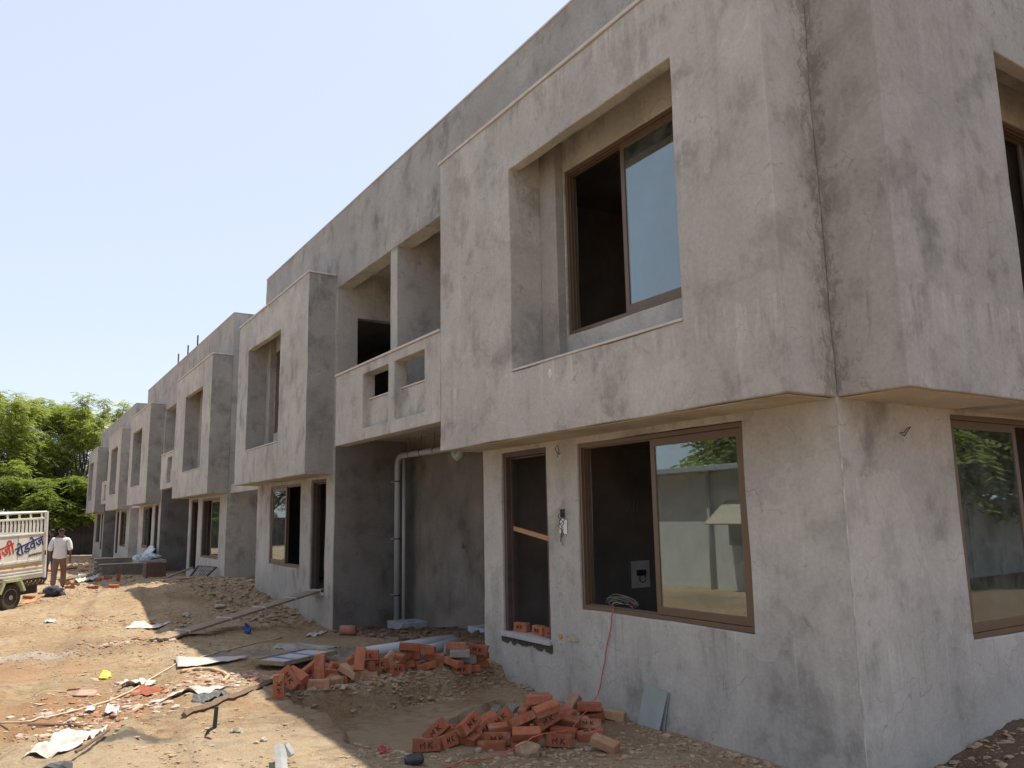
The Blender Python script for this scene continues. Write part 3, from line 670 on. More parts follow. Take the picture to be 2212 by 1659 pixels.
def put_tree(meshes, loc, rz, sc, label, group, leaf):
    t = thing('neem_tree', label, 'tree', loc, group, (0, 0, rz)); t.scale = (sc, sc, sc)
    for nm, me_, m in (('trunk', meshes[0], 'bark'), ('crown', meshes[1], leaf)):
        o = bpy.data.objects.new(nm, me_); COL.objects.link(o); o.parent = t
        if not me_.materials: me_.materials.append(MAT[m])
    return t
T1 = make_tree(4, 13.0, 5.0, 7000, 5.5); T2 = make_tree(9, 11.5, 4.4, 5600, 5.0)
put_tree(T1, (-1.6, 69, -2.0), .4, .84, 'tall feathery green tree with whip shoots standing beyond the dark boundary wall', 'trees behind the boundary wall', 'leaf')
put_tree(T2, (5.0, 71, -2.0), 2.2, .93, 'green tree partly hidden behind the last house block', 'trees behind the boundary wall', 'leaf')
put_tree(T2, (-8.5, 74, -2.0), 4.0, .95, 'broad green tree beyond the wall, farthest from the houses', 'trees behind the boundary wall', 'leaf')
put_tree(T1, (2.2, 75, -2.0), 1.5, .84, 'green tree filling the gap behind the tall feathery one', 'trees behind the boundary wall', 'leaf')
# low drooping foliage in front of the wall
T3 = make_tree(15, 5.2, 3.4, 4200, 2.2)
put_tree(T3, (1.2, 65.0, -2.6), .7, 1.0, 'low dark green tree drooping over the boundary wall', 'trees behind the boundary wall', 'leaf_dark')
put_tree(T3, (-3.6, 65.6, -2.4), 2.9, 1.1, 'low dark bushy tree at the boundary wall behind the truck', 'trees behind the boundary wall', 'leaf_dark')
put_tree(T3, (4.6, 66.2, -2.4), 5.1, 1.0, 'low dark green tree between the boundary wall and the last house', 'trees behind the boundary wall', 'leaf_dark')
# boundary wall at the end of the lane: stone panels between posts, shade put into their dark colour
bw = thing('boundary_wall', 'dark grey boundary wall closing the lane behind the houses', 'wall', (0, 64, -2))
MAT['dark_wall'] = plain('shaded_masonry', (.05, .045, .042), .95, var=.4, scale=1.2, bump=.4)
for k in range(11):
    x = -22 + k * 3.0
    obj('panel', csg([(x + .13, x + 2.87, 63.95, 64.08, -3.2, .15 + .06 * (k % 3))]), 'dark_wall', bw, .01)
    obj('post', csg([(x - .13, x + .13, 63.88, 64.12, -3.2, .32)]), 'dark_wall', bw, .01)
obj('post', csg([(10.87, 11.13, 63.88, 64.12, -3.2, .32)]), 'dark_wall', bw, .01)

# the other side of the lane, met only in the window reflections
sh = thing('white_shed', 'low white shed with a propped shutter across the lane', 'shed', (-3.2, 12, -1.75))
wS = csg([(-6.4, -3.2, 7.2, 17.2, -2.4, .95)], [(-3.6, -3, 11.9, 13.1, -.75, .2)]); obj('wall', wS, 'white_paint', sh, .01)
obj('roof_slab', csg([(-6.6, -2.75, 7.0, 17.4, .955, 1.08)]), 'conc', sh, .01)
obj('shutter', MB().obox((-2.85, 12.5, .02), (.95, 1.25, .03), Euler((0, R(35), 0))), plain('shutter_board', (.42, .36, .27), .7), sh, .004)
obj('drain_pipe', MB().tube([(-3.12, 13.6, -1.8), (-3.12, 13.6, .95)], .045, 10), 'pvc', sh, smooth=True)
obj('water_tank', MB().tube([(-4.6, 10.2, 1.08), (-4.6, 10.2, 1.9), (-4.6, 10.2, 2.0)], [.5, .5, .25], 18), plain('tank_white', (.6, .6, .58), .6), sh)
cwall = thing('compound_wall', 'plain cement compound wall along the side lane', 'wall', (26, -3.6, -1.8))
for k in range(11): obj('panel', csg([(12 + k * 3, 14.97 + k * 3, -3.7, -3.55, -2.6, .2)]), 'plaster', cwall, .01)
put_tree(T3, (22.0, -5.6, -1.9), .2, 1.3, 'dark tree leaning over the side-lane compound wall', 'trees of the side lane', 'leaf_dark')
put_tree(T3, (-9.5, 9.5, -1.8), 1.2, 1.45, 'dark tree behind the white shed roof, beside its water tank', 'trees behind the white shed', 'leaf_dark')
put_tree(T3, (-9.8, 15.5, -1.8), 3.3, 1.5, 'dark tree behind the white shed, at its shutter end', 'trees behind the white shed', 'leaf_dark')

# ------------------------------------------------------------------ pick-up truck
def text_mesh(body, size, ext=.002, shear=0.0):
    cu = bpy.data.curves.new('lettering', 'FONT'); cu.body = body; cu.size = size; cu.extrude = ext; cu.shear = shear; cu.resolution_u = 3; cu.offset = size * .012
    o = bpy.data.objects.new('lettering', cu); COL.objects.link(o)
    dg = bpy.context.evaluated_depsgraph_get(); me_ = bpy.data.meshes.new_from_object(o.evaluated_get(dg))
    bpy.data.objects.remove(o); me_.materials.clear(); return me_
MAT['truck'] = plain('cream_truck_paint', (.72, .70, .63), .45, var=.14, scale=3)
MAT['truck_dark'] = plain('black_chassis', (.02, .019, .018), .6)
MAT['tyre'] = plain('dusty_tyre', (.045, .038, .032), .9, var=.3)
MAT['rim'] = plain('steel_rim', (.38, .35, .31), .45, .6, var=.25, scale=20)
MAT['orange'] = plain('orange_stripe', (.55, .27, .04), .5)
MAT['blue_paint'] = plain('blue_lettering', (.02, .03, .16), .5)
MAT['red_paint'] = plain('red_lettering', (.60, .04, .02), .5)
MAT['black_paint'] = plain('black_lettering', (.02, .02, .02), .5)
MAT['mudguard'] = plain('patterned_mudguard', (.42, .45, .27), .6, var=.5, scale=55)
TR_A = math.atan2(.72, .69)
wheel0 = Vector((0.33, 20.5)); tz = hz(wheel0.x, wheel0.y)
truck = thing('pickup_truck', 'cream pickup truck with slatted cargo cage and painted Devanagari lettering', 'truck', (wheel0.x, wheel0.y, tz - .02), None, (0, R(-2.2), TR_A))
def T(name, mb, mat, par=truck, bevel=.006, **k): return obj(name, mb, mat, par, bevel, world=False, **k)
B = lambda *a: MB().box(*a)
xr, xf, wd = .88, -2.15, 1.5
T('cargo_bed', csg([(xf, xr, .0, wd, .62, .97)], [(xf + .05, xr - .05, .05, wd - .05, .72, 2)]), 'truck')
for z in (.70, .76, .84): T('ridge', B(xf + .02, xr - .06, -.018, -.001, z, z + .035), 'truck')
T('stripe', B(xf + .02, xr - .1, -.008, -.0015, .885, .925), 'orange')
for y0 in (-.001, wd - .029):
    pn = T('side_board', B(xf, xr - .03, y0, y0 + .03, 1.03, 1.56), 'truck')
    T('rail', B(xf, xr - .03, y0 - .02, y0 + .03, .975, 1.028), 'truck')
    T('rail', B(xf, xr, y0 - .012, y0 + .032, 1.562, 1.60), 'truck')
    T('rail', B(xf, xr, y0 - .012, y0 + .032, 1.89, 1.935), 'truck')
    T('rail', MB().tube([(xf, y0 + .01, 2.05), (xr, y0 + .01, 2.05)], .026, 10), 'truck')
    x = xf + .05; k = 0
    while x < xr - .05:
        T('slat', B(x, x + .045, y0 + .002, y0 + .028, 1.601, 1.889), 'truck', bevel=.003)
        if k % 3 == 0: T('upright', B(x + .005, x + .04, y0, y0 + .03, 1.936, 2.03), 'truck', bevel=.003)
        x += .105; k += 1
for x in (xf, xr - .03): T('corner_post', csg([(x, x + .055, -.035, .03, .60, 2.06)]), 'truck'); T('corner_post', csg([(x, x + .055, wd - .03, wd + .035, .60, 2.06)]), 'truck')
T('tailgate', B(xr + .002, xr + .03, .04, wd - .04, .64, 1.6), 'truck'); T('front_board', B(xf - .03, xf - .001, 0, wd, .62, 2.05), 'truck')
T('tail_rail', MB().tube([(xr, 0, 2.05), (xr, wd, 2.05)], .024, 8), 'truck')
for x in (.72, .38, .05, -.3, -.7):                 # rope hooks and door seams
    T('hook', MB().tube([(x - .03, -.022, 1.0), (x - .03, -.05, 1.045), (x + .01, -.05, 1.05), (x + .015, -.022, 1.0)], .007, 6), 'truck', bevel=0)
T('seam', B(.10, .112, -.004, -.0012, 1.04, 1.55), 'truck_dark', bevel=0); T('seam', B(.40, .406, -.004, -.0012, 1.04, 1.30), 'rim', bevel=0)
T('latch', B(.83, .86, -.05, -.03, 1.1, 1.2), 'truck_dark')
bd = T('painted_skirt', B(-.0 + .33, xr - .03, .0, .02, .46, .62), 'truck_dark')
flower = [plain('flower_red', (.55, .08, .03), .5), plain('flower_yellow', (.55, .42, .05), .5), plain('flower_green', (.10, .25, .05), .5)]
for k in range(12):
    x = .37 + k * .04; z = .53 + .035 * math.sin(k * 2.1)
    T('flower', MB().tube([(x, -.003, z), (x, .0005, z)], .015, 8), flower[k % 3], bd, 0)
T('painted_skirt', B(xf, -.34, .0, .02, .46, .62), 'truck_dark')
mg = MB()
for (a, b) in (((-.36, .40), (-.24, .66)), ((-.24, .66), (.20, .66)), ((.20, .66), (.34, .40))):
    a = Vector((a[0], 0, a[1])); b = Vector((b[0], 0, b[1])); d = (b - a).normalized(); n_ = Vector((-d.z, 0, d.x)) * .055
    vs = [a, b, b - n_, a - n_]; vs = [v + Vector((0, -.05, 0)) for v in vs] + [v + Vector((0, .18, 0)) for v in vs]
    mg.add(vs, [(3, 2, 1, 0), (4, 5, 6, 7), (0, 1, 5, 4), (1, 2, 6, 5), (2, 3, 7, 6), (3, 0, 4, 7)])
T('mudguard', mg, 'mudguard', bevel=.003)
T('chassis', B(xf - 1.6, xr - .1, .35, wd - .35, .42, .6), 'truck_dark'); T('bumper', B(.35, .84, .12, .22, .28, .45), 'truck_dark')
def wheel(x, y, sgn):
    w = obj('wheel', MB().tube([(x, y - .085, .28), (x, y + .085, .28)], .17, 24), 'truck_dark', truck, 0, world=False)
    pr = [(.17, -.07), (.215, -.085), (.255, -.088), (.278, -.075), (.285, -.04), (.285, .04), (.278, .075), (.255, .088), (.17, .07)]
    mb = MB(); n = 32; vs = []; fs = []
    for k in range(n):
        a = 2 * math.pi * k / n
        for r_, o_ in pr: vs.append((x + r_ * math.cos(a), y + o_, .28 + r_ * math.sin(a)))
    L = len(pr)
    for k in range(n):
        for j in range(L): fs.append((k * L + j, k * L + (j + 1) % L, ((k + 1) % n) * L + (j + 1) % L, ((k + 1) % n) * L + j))
    mb.add(vs, fs); obj('tyre', mb, 'tyre', w, 0, True, False)
    rm = MB(); yo = y + sgn * .06
    rm.pipe((x, yo, .28), (x, yo + sgn * .02, .28), .185, .155, 28); rm.tube([(x, yo - sgn * .02, .28), (x, yo + sgn * .035, .28)], .05, 12)
    for k in range(6):
        a = k * math.pi / 3 + .2; rm.obox((x + .105 * math.cos(a), yo + sgn * .008, .28 + .105 * math.sin(a)), (.12, .018, .05), Euler((0, -a, 0)))
    obj('rim', rm, 'rim', w, .003, world=False)
for x in (0, -2.5): wheel(x, .10, -1); wheel(x, wd - .10, 1)
cab = csg([(-3.75, -2.25, .03, wd - .03, .45, 1.75)], [(-3.4, -2.6, -1, 3, 1.12, 1.62), (-4, -3.5, .15, wd - .15, 1.15, 1.62)]); cb_ = T('cab', cab, 'truck', bevel=.05)
T('door_handle', B(-2.55, -2.42, .0, .03, 1.0, 1.03), 'truck_dark', cb_)
def side_text(name, body, size, x, z, rot, mat, shear=0):
    o = obj(name, text_mesh(body, size, .002, shear), mat, truck, 0, world=False); o.location = (x, -.006, z); o.rotation_euler = (R(90), -R(rot), 0); return o
side_text('lettering', 'रोडवेज', .31, .09, 1.11, 17, 'blue_paint'); side_text('lettering', 'M.9998452241', .062, .42, 1.10, 6, 'black_paint')
side_text('lettering', 'बाजी', .34, -.56, 1.05, 16, 'red_paint')
side_text('lettering', 'NG', .06, -.36, .66, 2, 'red_paint')

# ------------------------------------------------------------------ people
def skin_obj(name, V, E, mat, par, sub=2, root=0):
    "V: list of (x, y, z, rx, ry); grown with a skin modifier"
    me_ = bpy.data.meshes.new(name); me_.from_pydata([v[:3] for v in V], E, []); me_.update()
    o = bpy.data.objects.new(name, me_); COL.objects.link(o); o.parent = par; me_.materials.append(MAT[mat] if isinstance(mat, str) else mat)
    sk = o.modifiers.new('skin', 'SKIN'); sk.use_smooth_shade = True; sk.branch_smoothing = .4
    if not me_.skin_vertices: me_.skin_vertices.new()
    for i, v in enumerate(V):
        me_.skin_vertices[0].data[i].radius = (v[3], v[4]); me_.skin_vertices[0].data[i].use_root = (i == root)
    s = o.modifiers.new('sub', 'SUBSURF'); s.levels = sub; s.render_levels = sub
    return o
MAT['skin'] = plain('brown_skin', (.14, .075, .048), .55, var=.1)
MAT['hair'] = plain('black_hair', (.012, .010, .009), .6)
MAT['sandal'] = plain('dark_sandal', (.05, .03, .02), .7)
def person(label, loc, rz, h, shirt, trouser, swing, hair_full, bend=0.0, group=None):
    P = thing('person', label, 'person', loc, group, (0, 0, rz)); s = h / 1.62; P.scale = (s, s, s)
    fl, bl = swing, -swing
    knee = {1: (.10, .05 + fl * .5, .47), -1: (-.10, .05 + bl * .4, .47)}
    ank = {1: (.10, fl, .085), -1: (-.10, bl, .085 + (.04 if bl < 0 else 0))}
    arm = {}
    V = [(0, 0, .90, .135, .095), (0, 0, 1.08, .125, .09), (0, .01, 1.26, .14, .095), (0, .01, 1.36, .075, .065), (0, .02, 1.41, .05, .05), (0, .03, 1.475, .07, .08), (0, .035, 1.53, .078, .09), (0, .02, 1.585, .06, .07)]
    E = [(0, 1), (1, 2), (2, 3), (3, 4), (4, 5), (5, 6), (6, 7)]
    def add(p, rr, fr):
        V.append((*p, *rr)); E.append((fr, len(V) - 1)); return len(V) - 1
    for sg in (1, -1):
        sw = -swing * sg * .35
        i = add((sg * .165, .0, 1.315), (.055, .055), 2); el = (sg * .235, sw * .4 - .02, 1.06); i = add(el, (.04, .04), i)
        wr = (sg * .245, sw + .05, .84); i = add(wr, (.027, .024), i); pm = add((sg * .247, sw + .065, .775), (.022, .036), i)
        for k in range(4):
            f1 = add((sg * (.25), sw + .035 + k * .021, .725 - (.006 if k in (1, 2) else 0)), (.0085, .0085), pm); add((sg * .240, sw + .038 + k * .021, .685 - (.008 if k in (1, 2) else 0)), (.0075, .0075), f1)
        t1 = add((sg * .235, sw + .115, .775), (.010, .010), pm); add((sg * .228, sw + .125, .74), (.008, .008), t1)
        i = add((sg * .085, 0, .84), (.085, .09), 0); i = add(knee[sg], (.058, .06), i); i = add(ank[sg], (.035, .04), i); add((ank[sg][0] + sg * .015, ank[sg][1] + .13, .035 + (ank[sg][2] - .085)), (.04, .025), i)
    # face and ears
    for sg in (1, -1): i = add((sg * .083, .02, 1.52), (.012, .02), 6)
    add((0, .125, 1.505), (.012, .014), 6)
    body = skin_obj('body', V, E, 'skin', P)
    S = [(0, 0, .76, .205, .15), (0, 0, .92, .185, .135), (0, 0, 1.08, .17, .12), (0, .0, 1.25, .185, .13), (0, .0, 1.34, .145, .115), (0, .005, 1.40, .085, .085)]; SE = [(0, 1), (1, 2), (2, 3), (3, 4), (4, 5)]
    for sg in (1, -1):
        sw = -swing * sg * .35
        k = len(S); S += [(sg * .17, 0, 1.315, .075, .072), (sg * .215, sw * .2 - .01, 1.16, .074, .07), (sg * .24, sw * .4 - .02, 1.0, .07, .068)]; SE += [(3, k), (k, k + 1), (k + 1, k + 2)]
    skin_obj('shirt', S, SE, shirt, P)
    Q = [(0, 0, .93, .15, .108), (0, 0, .84, .155, .112)]; QE = [(0, 1)]
    for sg in (1, -1):
        k = len(Q); kn = knee[sg]; an = ank[sg]
        Q += [(sg * .085, .0, .76, .10, .10), (kn[0], kn[1], kn[2], .078, .08), ((kn[0] + an[0]) / 2, (kn[1] + an[1]) / 2 - .01, (kn[2] + an[2]) / 2, .07, .074), (an[0], an[1], an[2] + .0, .066, .072)]; QE += [(1, k), (k, k + 1), (k + 1, k + 2), (k + 2, k + 3)]
    skin_obj('trousers', Q, QE, trouser, P)
    hz_ = [(0, -.02, 1.49, .075, .07), (0, .0, 1.56, .086, .09), (0, .02, 1.61, .06, .07)] if hair_full else [(0, -.02, 1.485, .075, .07), (0, -.012, 1.54, .085, .082), (0, 0, 1.58, .065, .07)]
    skin_obj('hair', hz_, [(i, i + 1) for i in range(len(hz_) - 1)], 'hair', P)
    for sg in (1, -1): obj('sandal', MB().obox((ank[sg][0] + sg * .01, ank[sg][1] + .06, ank[sg][2] - .078), (.09, .25, .022)), 'sandal', P, .006, world=False)
    return P
MAT['shirt_w'] = plain('white_cotton', (.68, .67, .70), .9, var=.08, scale=6, bump=.3)
MAT['shirt_d'] = plain('dark_shirt', (.025, .022, .025), .9)
MAT['brown_tr'] = plain('brown_trousers', (.17, .115, .095), .9, var=.12)
MAT['jeans'] = plain('blue_jeans', (.035, .06, .16), .9)
MAT['maroon'] = plain('maroon_shirt', (.10, .03, .03), .9)
g1_ = gp(124, 1274); person('person in white shirt and brown trousers walking away past the truck', g1_, R(-8), 1.60, 'shirt_w', 'brown_tr', .20, False)
g2_ = gp(107, 1263); person('person in dark shirt and blue jeans walking just ahead, beside the truck tail', g2_ + Vector((0, .6, 0)), R(4), 1.58, 'shirt_d', 'jeans', -.12, True)
person('person in maroon shirt and jeans standing inside the open window behind the mesh panel', Vector((5.95, 26.55, -1.54)), R(150), 1.62, 'maroon', 'jeans', .02, True)

# ------------------------------------------------------------------ bricks
BL, BW, BH = .238, .114, .079
def brick_mesh(seed):
    r = random.Random(seed); bm = bmesh.new(); bmesh.ops.create_cube(bm, size=1.0)
    bmesh.ops.scale(bm, verts=bm.verts, vec=(BL, BW, BH)); bmesh.ops.bevel(bm, geom=list(bm.edges), offset=.006, segments=1, affect='EDGES')
    for v in bm.verts: v.co += Vector((r.uniform(-1, 1), r.uniform(-1, 1), r.uniform(-1, 1))) * .0028
    c = Vector((r.choice((-1, 1)) * BL / 2, r.choice((-1, 1)) * BW / 2, r.choice((-1, 1)) * BH / 2))       # a knocked corner
    for v in bm.verts:
        d = (v.co - c).length
        if d < .026: v.co += (Vector() - c).normalized() * r.uniform(.004, .014)
    c2 = Vector((r.uniform(-.5, .5) * BL, r.choice((-1, 1)) * BW / 2, BH / 2))
    for v in bm.verts:
        if (v.co - c2).length < .05: v.co += Vector((0, -c2.y * .1, -.008))
    me_ = bpy.data.meshes.new('brick'); bm.to_mesh(me_); bm.free(); return me_
BM = {k: [brick_mesh(10 * i + j) for j in range(7)] for i, k in enumerate(('brick', 'brick_buff', 'brick_grey'))}
for k, l in BM.items():
    for m_ in l: m_.materials.append(MAT[k])
MKS = [(-.052, -.022, -.052, .022), (-.052, .022, -.034, -.008), (-.034, -.008, -.016, .022), (-.016, .022, -.016, -.022), (.018, -.022, .018, .022), (.018, 0, .048, .022), (.022, .002, .05, -.022)]
STM = [strokes(q, .0085, .0012, (0, 0, BH / 2 - .0002), (1, 0, 0), (0, 1, 0), (0, 0, 1)).mesh('letter') for q in (MKS[:4], MKS[4:])]
for s_ in STM: s_.materials.append(MAT['stamp'])
_fr = MB(); _fr.v = []; FRG = csg([(-.06, .06, -.028, .028, BH / 2 - .0002, BH / 2 + .001)], [(-.052, .052, -.02, .02, 0, 1)]).mesh('frog'); FRG.materials.append(plain('buff_frog', (.30, .15, .08), .95))
CAMR = math.atan2(_r.y, _r.x)                      # yaw of the camera's right-hand direction
def brick(p, yaw, mode='edge', tilt=(0, 0), kind='brick', stamp=True, label=None, group=None):
    """mode: edge = stamped face upright towards the viewer, flat = stamped face up, end = standing on its end;
    yaw in degrees from the camera's right-hand direction; tilt = extra degrees about (long axis, across)"""
    o = bpy.data.objects.new('brick', rnd.choice(BM[kind])); COL.objects.link(o)
    M = Matrix.Rotation(CAMR + R(yaw), 3, 'Z') @ Matrix.Rotation(R(tilt[1]), 3, 'Y') @ Matrix.Rotation(R(tilt[0]), 3, 'X')
    if mode == 'edge': M = M @ Matrix.Rotation(R(90), 3, 'X')
    elif mode == 'end': M = M @ Matrix.Rotation(R(90), 3, 'X') @ Matrix.Rotation(R(90), 3, 'Z')
    elif mode == 'side': pass
    o.rotation_euler = M.to_euler(); o.location = p
    if stamp:
        for nm, m_ in ([('letter', STM[0]), ('letter', STM[1])] if kind == 'brick' else [('frog', FRG)] if kind == 'brick_buff' else []):
            s = bpy.data.objects.new(nm, m_); COL.objects.link(s); s.parent = o
    tag(o, label, 'brick', group); return o
Z4 = lambda x, y: Zo(x, y, (1550, 2650), 1150 / 2212)
Z5 = lambda x, y: Zo(x, y, (1000, 2500), 1000 / 2212)
LB = {('p1', 'brick'): 'red clay brick in the loose heap below the big window', ('p1', 'brick_buff'): 'pale buff brick in the heap below the big window',
      ('p2', 'brick'): 'red clay brick in the row on the bank by the pipes', ('p2', 'brick_buff'): 'buff brick in the row on the bank by the pipes',
      ('p2', 'brick_grey'): 'mortar-grey brick at the wall end of the bank row'}
GRP = {'p1': 'bricks heaped below the window', 'p2': 'bricks in the row on the bank'}
HT = {'edge': BW / 2, 'flat': BH / 2, 'end': BL / 2}
def obb_sep(A, B):
    "smallest push that parts two bricks (vector from B to A, depth), or None"
    (ca, ma), (cb, mb_) = A, B; ha = hb = (BL / 2, BW / 2, BH / 2); d = ca - cb; best = None
    aa = [ma.col[i] for i in range(3)]; bb = [mb_.col[i] for i in range(3)]
    axes = aa + bb + [x.cross(y) for x in aa for y in bb]
    for ax in axes:
        if ax.length_squared < 1e-4: continue
        n = ax.normalized(); s = d.dot(n)
        ov = sum(ha[i] * abs(aa[i].dot(n)) for i in range(3)) + sum(hb[i] * abs(bb[i].dot(n)) for i in range(3)) - abs(s)
        if ov <= 0: return None
        if best is None or ov < best[1]: best = (n if s > 0 else -n, ov)
    return best
def low_pt(c, m): return c.z - sum(h * abs(m[2][i]) for i, h in enumerate((BL / 2, BW / 2, BH / 2)))
def settle(bs):
    "part overlapping bricks, then let each one down until it rests on soil or on another brick"
    st = [[o.location.copy(), o.rotation_euler.to_matrix()] for o in bs]; n = len(st)
    for it in range(45):
        moved = 0
        for i in range(n):
            for j in range(i):
                if (st[i][0] - st[j][0]).length_squared > .085: continue
                r_ = obb_sep(st[i], st[j])
                if r_ and r_[1] > .004:
                    v = r_[0] * (r_[1] - .002) * .5; v.z *= .55; st[i][0] = st[i][0] + v; st[j][0] = st[j][0] - v; moved += 1
        for q in st:
            g_ = hz(q[0].x, q[0].y) - .012 - low_pt(*q)
            if g_ > 0: q[0] = q[0] + Vector((0, 0, g_))
        if not moved: break
    for i in sorted(range(n), key=lambda k: st[k][0].z):
        for k in range(40):
            c = st[i][0] - Vector((0, 0, .008))
            if low_pt(c, st[i][1]) < hz(c.x, c.y) - .014: break
            if any(j != i and (c - st[j][0]).length_squared < .085 and (obb_sep((c, st[i][1]), st[j]) or (0, 0))[1] > .008 for j in range(n)): break
            st[i][0] = c
    for o, q in zip(bs, st): o.location = q[0]
def heap(key, zf, rows):
    bs = []
    for (zx, zy, lift, yaw, mode, tx, ty, kind) in rows:
        p = gp(*zf(zx, zy), HT[mode] + lift - .010); st = mode == 'edge' or rnd.random() < .35
        how = 'tilted ' if abs(tx) > 15 or abs(ty) > 15 else {'edge': 'edge-standing ', 'flat': 'flat-lying ', 'end': 'upright '}[mode]
        bs.append(brick(p, yaw, mode, (tx, ty), kind, st, how + ('MK-stamped ' if st and kind == b_ else 'plain ') + LB[(key, kind)], GRP[key]))
    settle(bs)
b_, u_, y_ = 'brick', 'brick_buff', 'brick_grey'
heap('p1', Z4, [
    (308, 640, 0, 4, 'edge', -14, 0, b_), (375, 545, .05, 12, 'edge', -25, -38, b_), (490, 515, .02, 18, 'flat', 0, 6, b_), (478, 605, 0, 62, 'edge', -20, 0, b_), (600, 612, 0, -32, 'flat', 12, 10, b_),
    (655, 545, .04, 58, 'edge', -28, -20, b_), (700, 520, .05, 64, 'edge', -24, -16, b_), (755, 450, .05, 30, 'flat', 20, -20, b_), (870, 430, .08, 20, 'edge', -28, -35, b_), (800, 640, 0, 2, 'flat', 0, 0, b_),
    (850, 580, .02, 2, 'edge', -12, 2, b_), (862, 500, .075, 8, 'flat', 10, -5, b_), (1060, 640, 0, 3, 'flat', 0, 0, b_), (1065, 590, .06, 2, 'flat', -50, 0, b_), (1062, 525, .1, 4, 'flat', 0, 0, b_), (1040, 470, .14, 22, 'flat', -20, -16, b_),
    (1010, 440, .10, 30, 'flat', 10, -12, b_), (1165, 300, .26, 16, 'flat', 0, 0, b_), (1080, 360, .17, 70, 'edge', 0, 0, b_), (1130, 380, .14, 78, 'edge', 0, 8, b_), (1215, 370, .19, 18, 'flat', 16, -14, b_), (1240, 450, .09, 26, 'edge', -20, -20, b_),
    (1160, 440, .05, 10, 'flat', 0, 0, b_), (1250, 520, 0, 20, 'flat', 0, 0, b_), (1330, 540, 0, -14, 'flat', 5, 5, b_), (1390, 480, .04, -30, 'flat', 18, 6, b_), (1380, 415, .06, -60, 'flat', 14, 0, b_), (1412, 320, .10, 40, 'flat', 10, -48, u_),
    (1320, 610, 0, -6, 'edge', -8, 4, b_), (1555, 355, .09, -4, 'flat', 0, 0, b_), (1570, 410, .03, 3, 'flat', 12, -6, b_), (1735, 400, .02, -18, 'flat', 0, 8, u_), (1545, 485, .03, -8, 'flat', 34, 0, b_), (1560, 572, 0, 8, 'flat', 8, -8, b_),
    (1675, 655, .0, -34, 'flat', 10, 14, u_), (1450, 430, .02, -4, 'flat', 0, 0, u_), (1290, 455, .02, 0, 'flat', 0, 0, b_)])
heap('p2', Z5, [
    (255, 545, 0, 18, 'end', 0, 0, b_), (355, 515, .03, -22, 'edge', -20, 50, b_), (310, 425, .09, 60, 'flat', 0, 20, b_), (415, 420, .14, -28, 'flat', 24, 22, b_), (455, 530, 0, 70, 'flat', 0, 0, b_), (530, 410, .04, 40, 'edge', 0, -30, b_),
    (615, 345, .10, 6, 'end', 0, 0, b_), (595, 430, .0, 6, 'end', 0, 0, b_), (700, 400, .05, -10, 'flat', 0, 0, b_), (740, 330, .09, -15, 'flat', 0, 10, b_), (800, 375, .06, 35, 'edge', 10, 20, b_), (605, 530, 0, -2, 'edge', -4, 0, u_),
    (735, 480, .02, 55, 'flat', 10, 0, u_), (835, 495, 0, -12, 'flat', 8, 0, b_), (870, 430, .06, -30, 'flat', 0, 20, u_), (930, 385, .04, 8, 'end', -14, 6, b_), (1045, 372, .06, -2, 'edge', 0, 0, b_), (1040, 425, 0, 0, 'flat', 0, 0, u_),
    (960, 310, .14, 15, 'flat', 10, -20, b_), (1135, 410, .0, 40, 'edge', 0, 0, b_), (1100, 330, .08, 30, 'flat', 15, 10, u_), (1205, 360, .03, 40, 'edge', -20, -40, u_), (1290, 385, .0, 52, 'edge', -6, 0, b_), (1350, 320, .07, 60, 'flat', 14, -14, b_),
    (1405, 375, .0, 14, 'flat', 0, -10, b_), (1390, 285, .11, 6, 'flat', 0, 4, b_), (1540, 270, .12, -8, 'flat', 0, 6, b_), (1520, 335, .04, 20, 'flat', 8, -10, b_), (1620, 325, .04, 10, 'flat', 0, 0, b_), (1665, 300, .06, -10, 'flat', 0, 0, b_),
    (1440, 330, .05, 0, 'flat', 0, 0, b_), (1740, 290, .0, 20, 'end', -6, 8, y_), (1830, 232, .16, -4, 'flat', 0, 0, b_), (1910, 250, .06, 70, 'end', 0, 0, y_), (1825, 305, .07, 4, 'flat', 0, 0, y_), (1915, 322, .04, 40, 'edge', 0, 0, y_),
    (1992, 265, .12, -10, 'edge', 0, 8, b_), (2025, 335, .03, 6, 'flat', 0, 0, b_), (1800, 355, .0, -40, 'flat', 0, 10, b_), (1870, 378, .0, 14, 'edge', 8, 0, b_), (1950, 382, .0, 0, 'flat', 0, 0, b_), (2050, 290, .07, 70, 'flat', 0, 0, b_)])
for k, (y, rz) in enumerate(((8.60, 8), (8.22, -5), (7.93, 4))):
    brick(Vector((5.55, y, -1.412 + BW / 2 + .002)), math.degrees(-math.pi / 2 - CAMR) + rz, 'edge', (0, 0), 'brick', True, 'red stamped brick standing on the stone threshold of the doorway', 'bricks on the threshold')
Z1 = lambda x, y: Zo(x, y, (0, 1500), 1024 / 1699)
for (x, y, yaw, md) in ((465, 1408, 20, 'flat'), (500, 1390, -20, 'flat'), (620, 1410, 10, 'flat'), (752, 1402, 0, 'flat'), (715, 1345, 0, 'edge'), (785, 1345, 40, 'end'), (440, 1382, 30, 'flat'), (652, 1358, -30, 'edge'), (190, 1475, 0, 'flat'), (560, 1300, 10, 'edge')):
    brick(gp(*Z1(x, y), HT[md] - .004), yaw, md, (rnd.uniform(-10, 10), rnd.uniform(-8, 8)), 'brick', False, 'loose red brick strewn on the sunny earth between truck and low brick walls', 'bricks strewn beyond the mound')

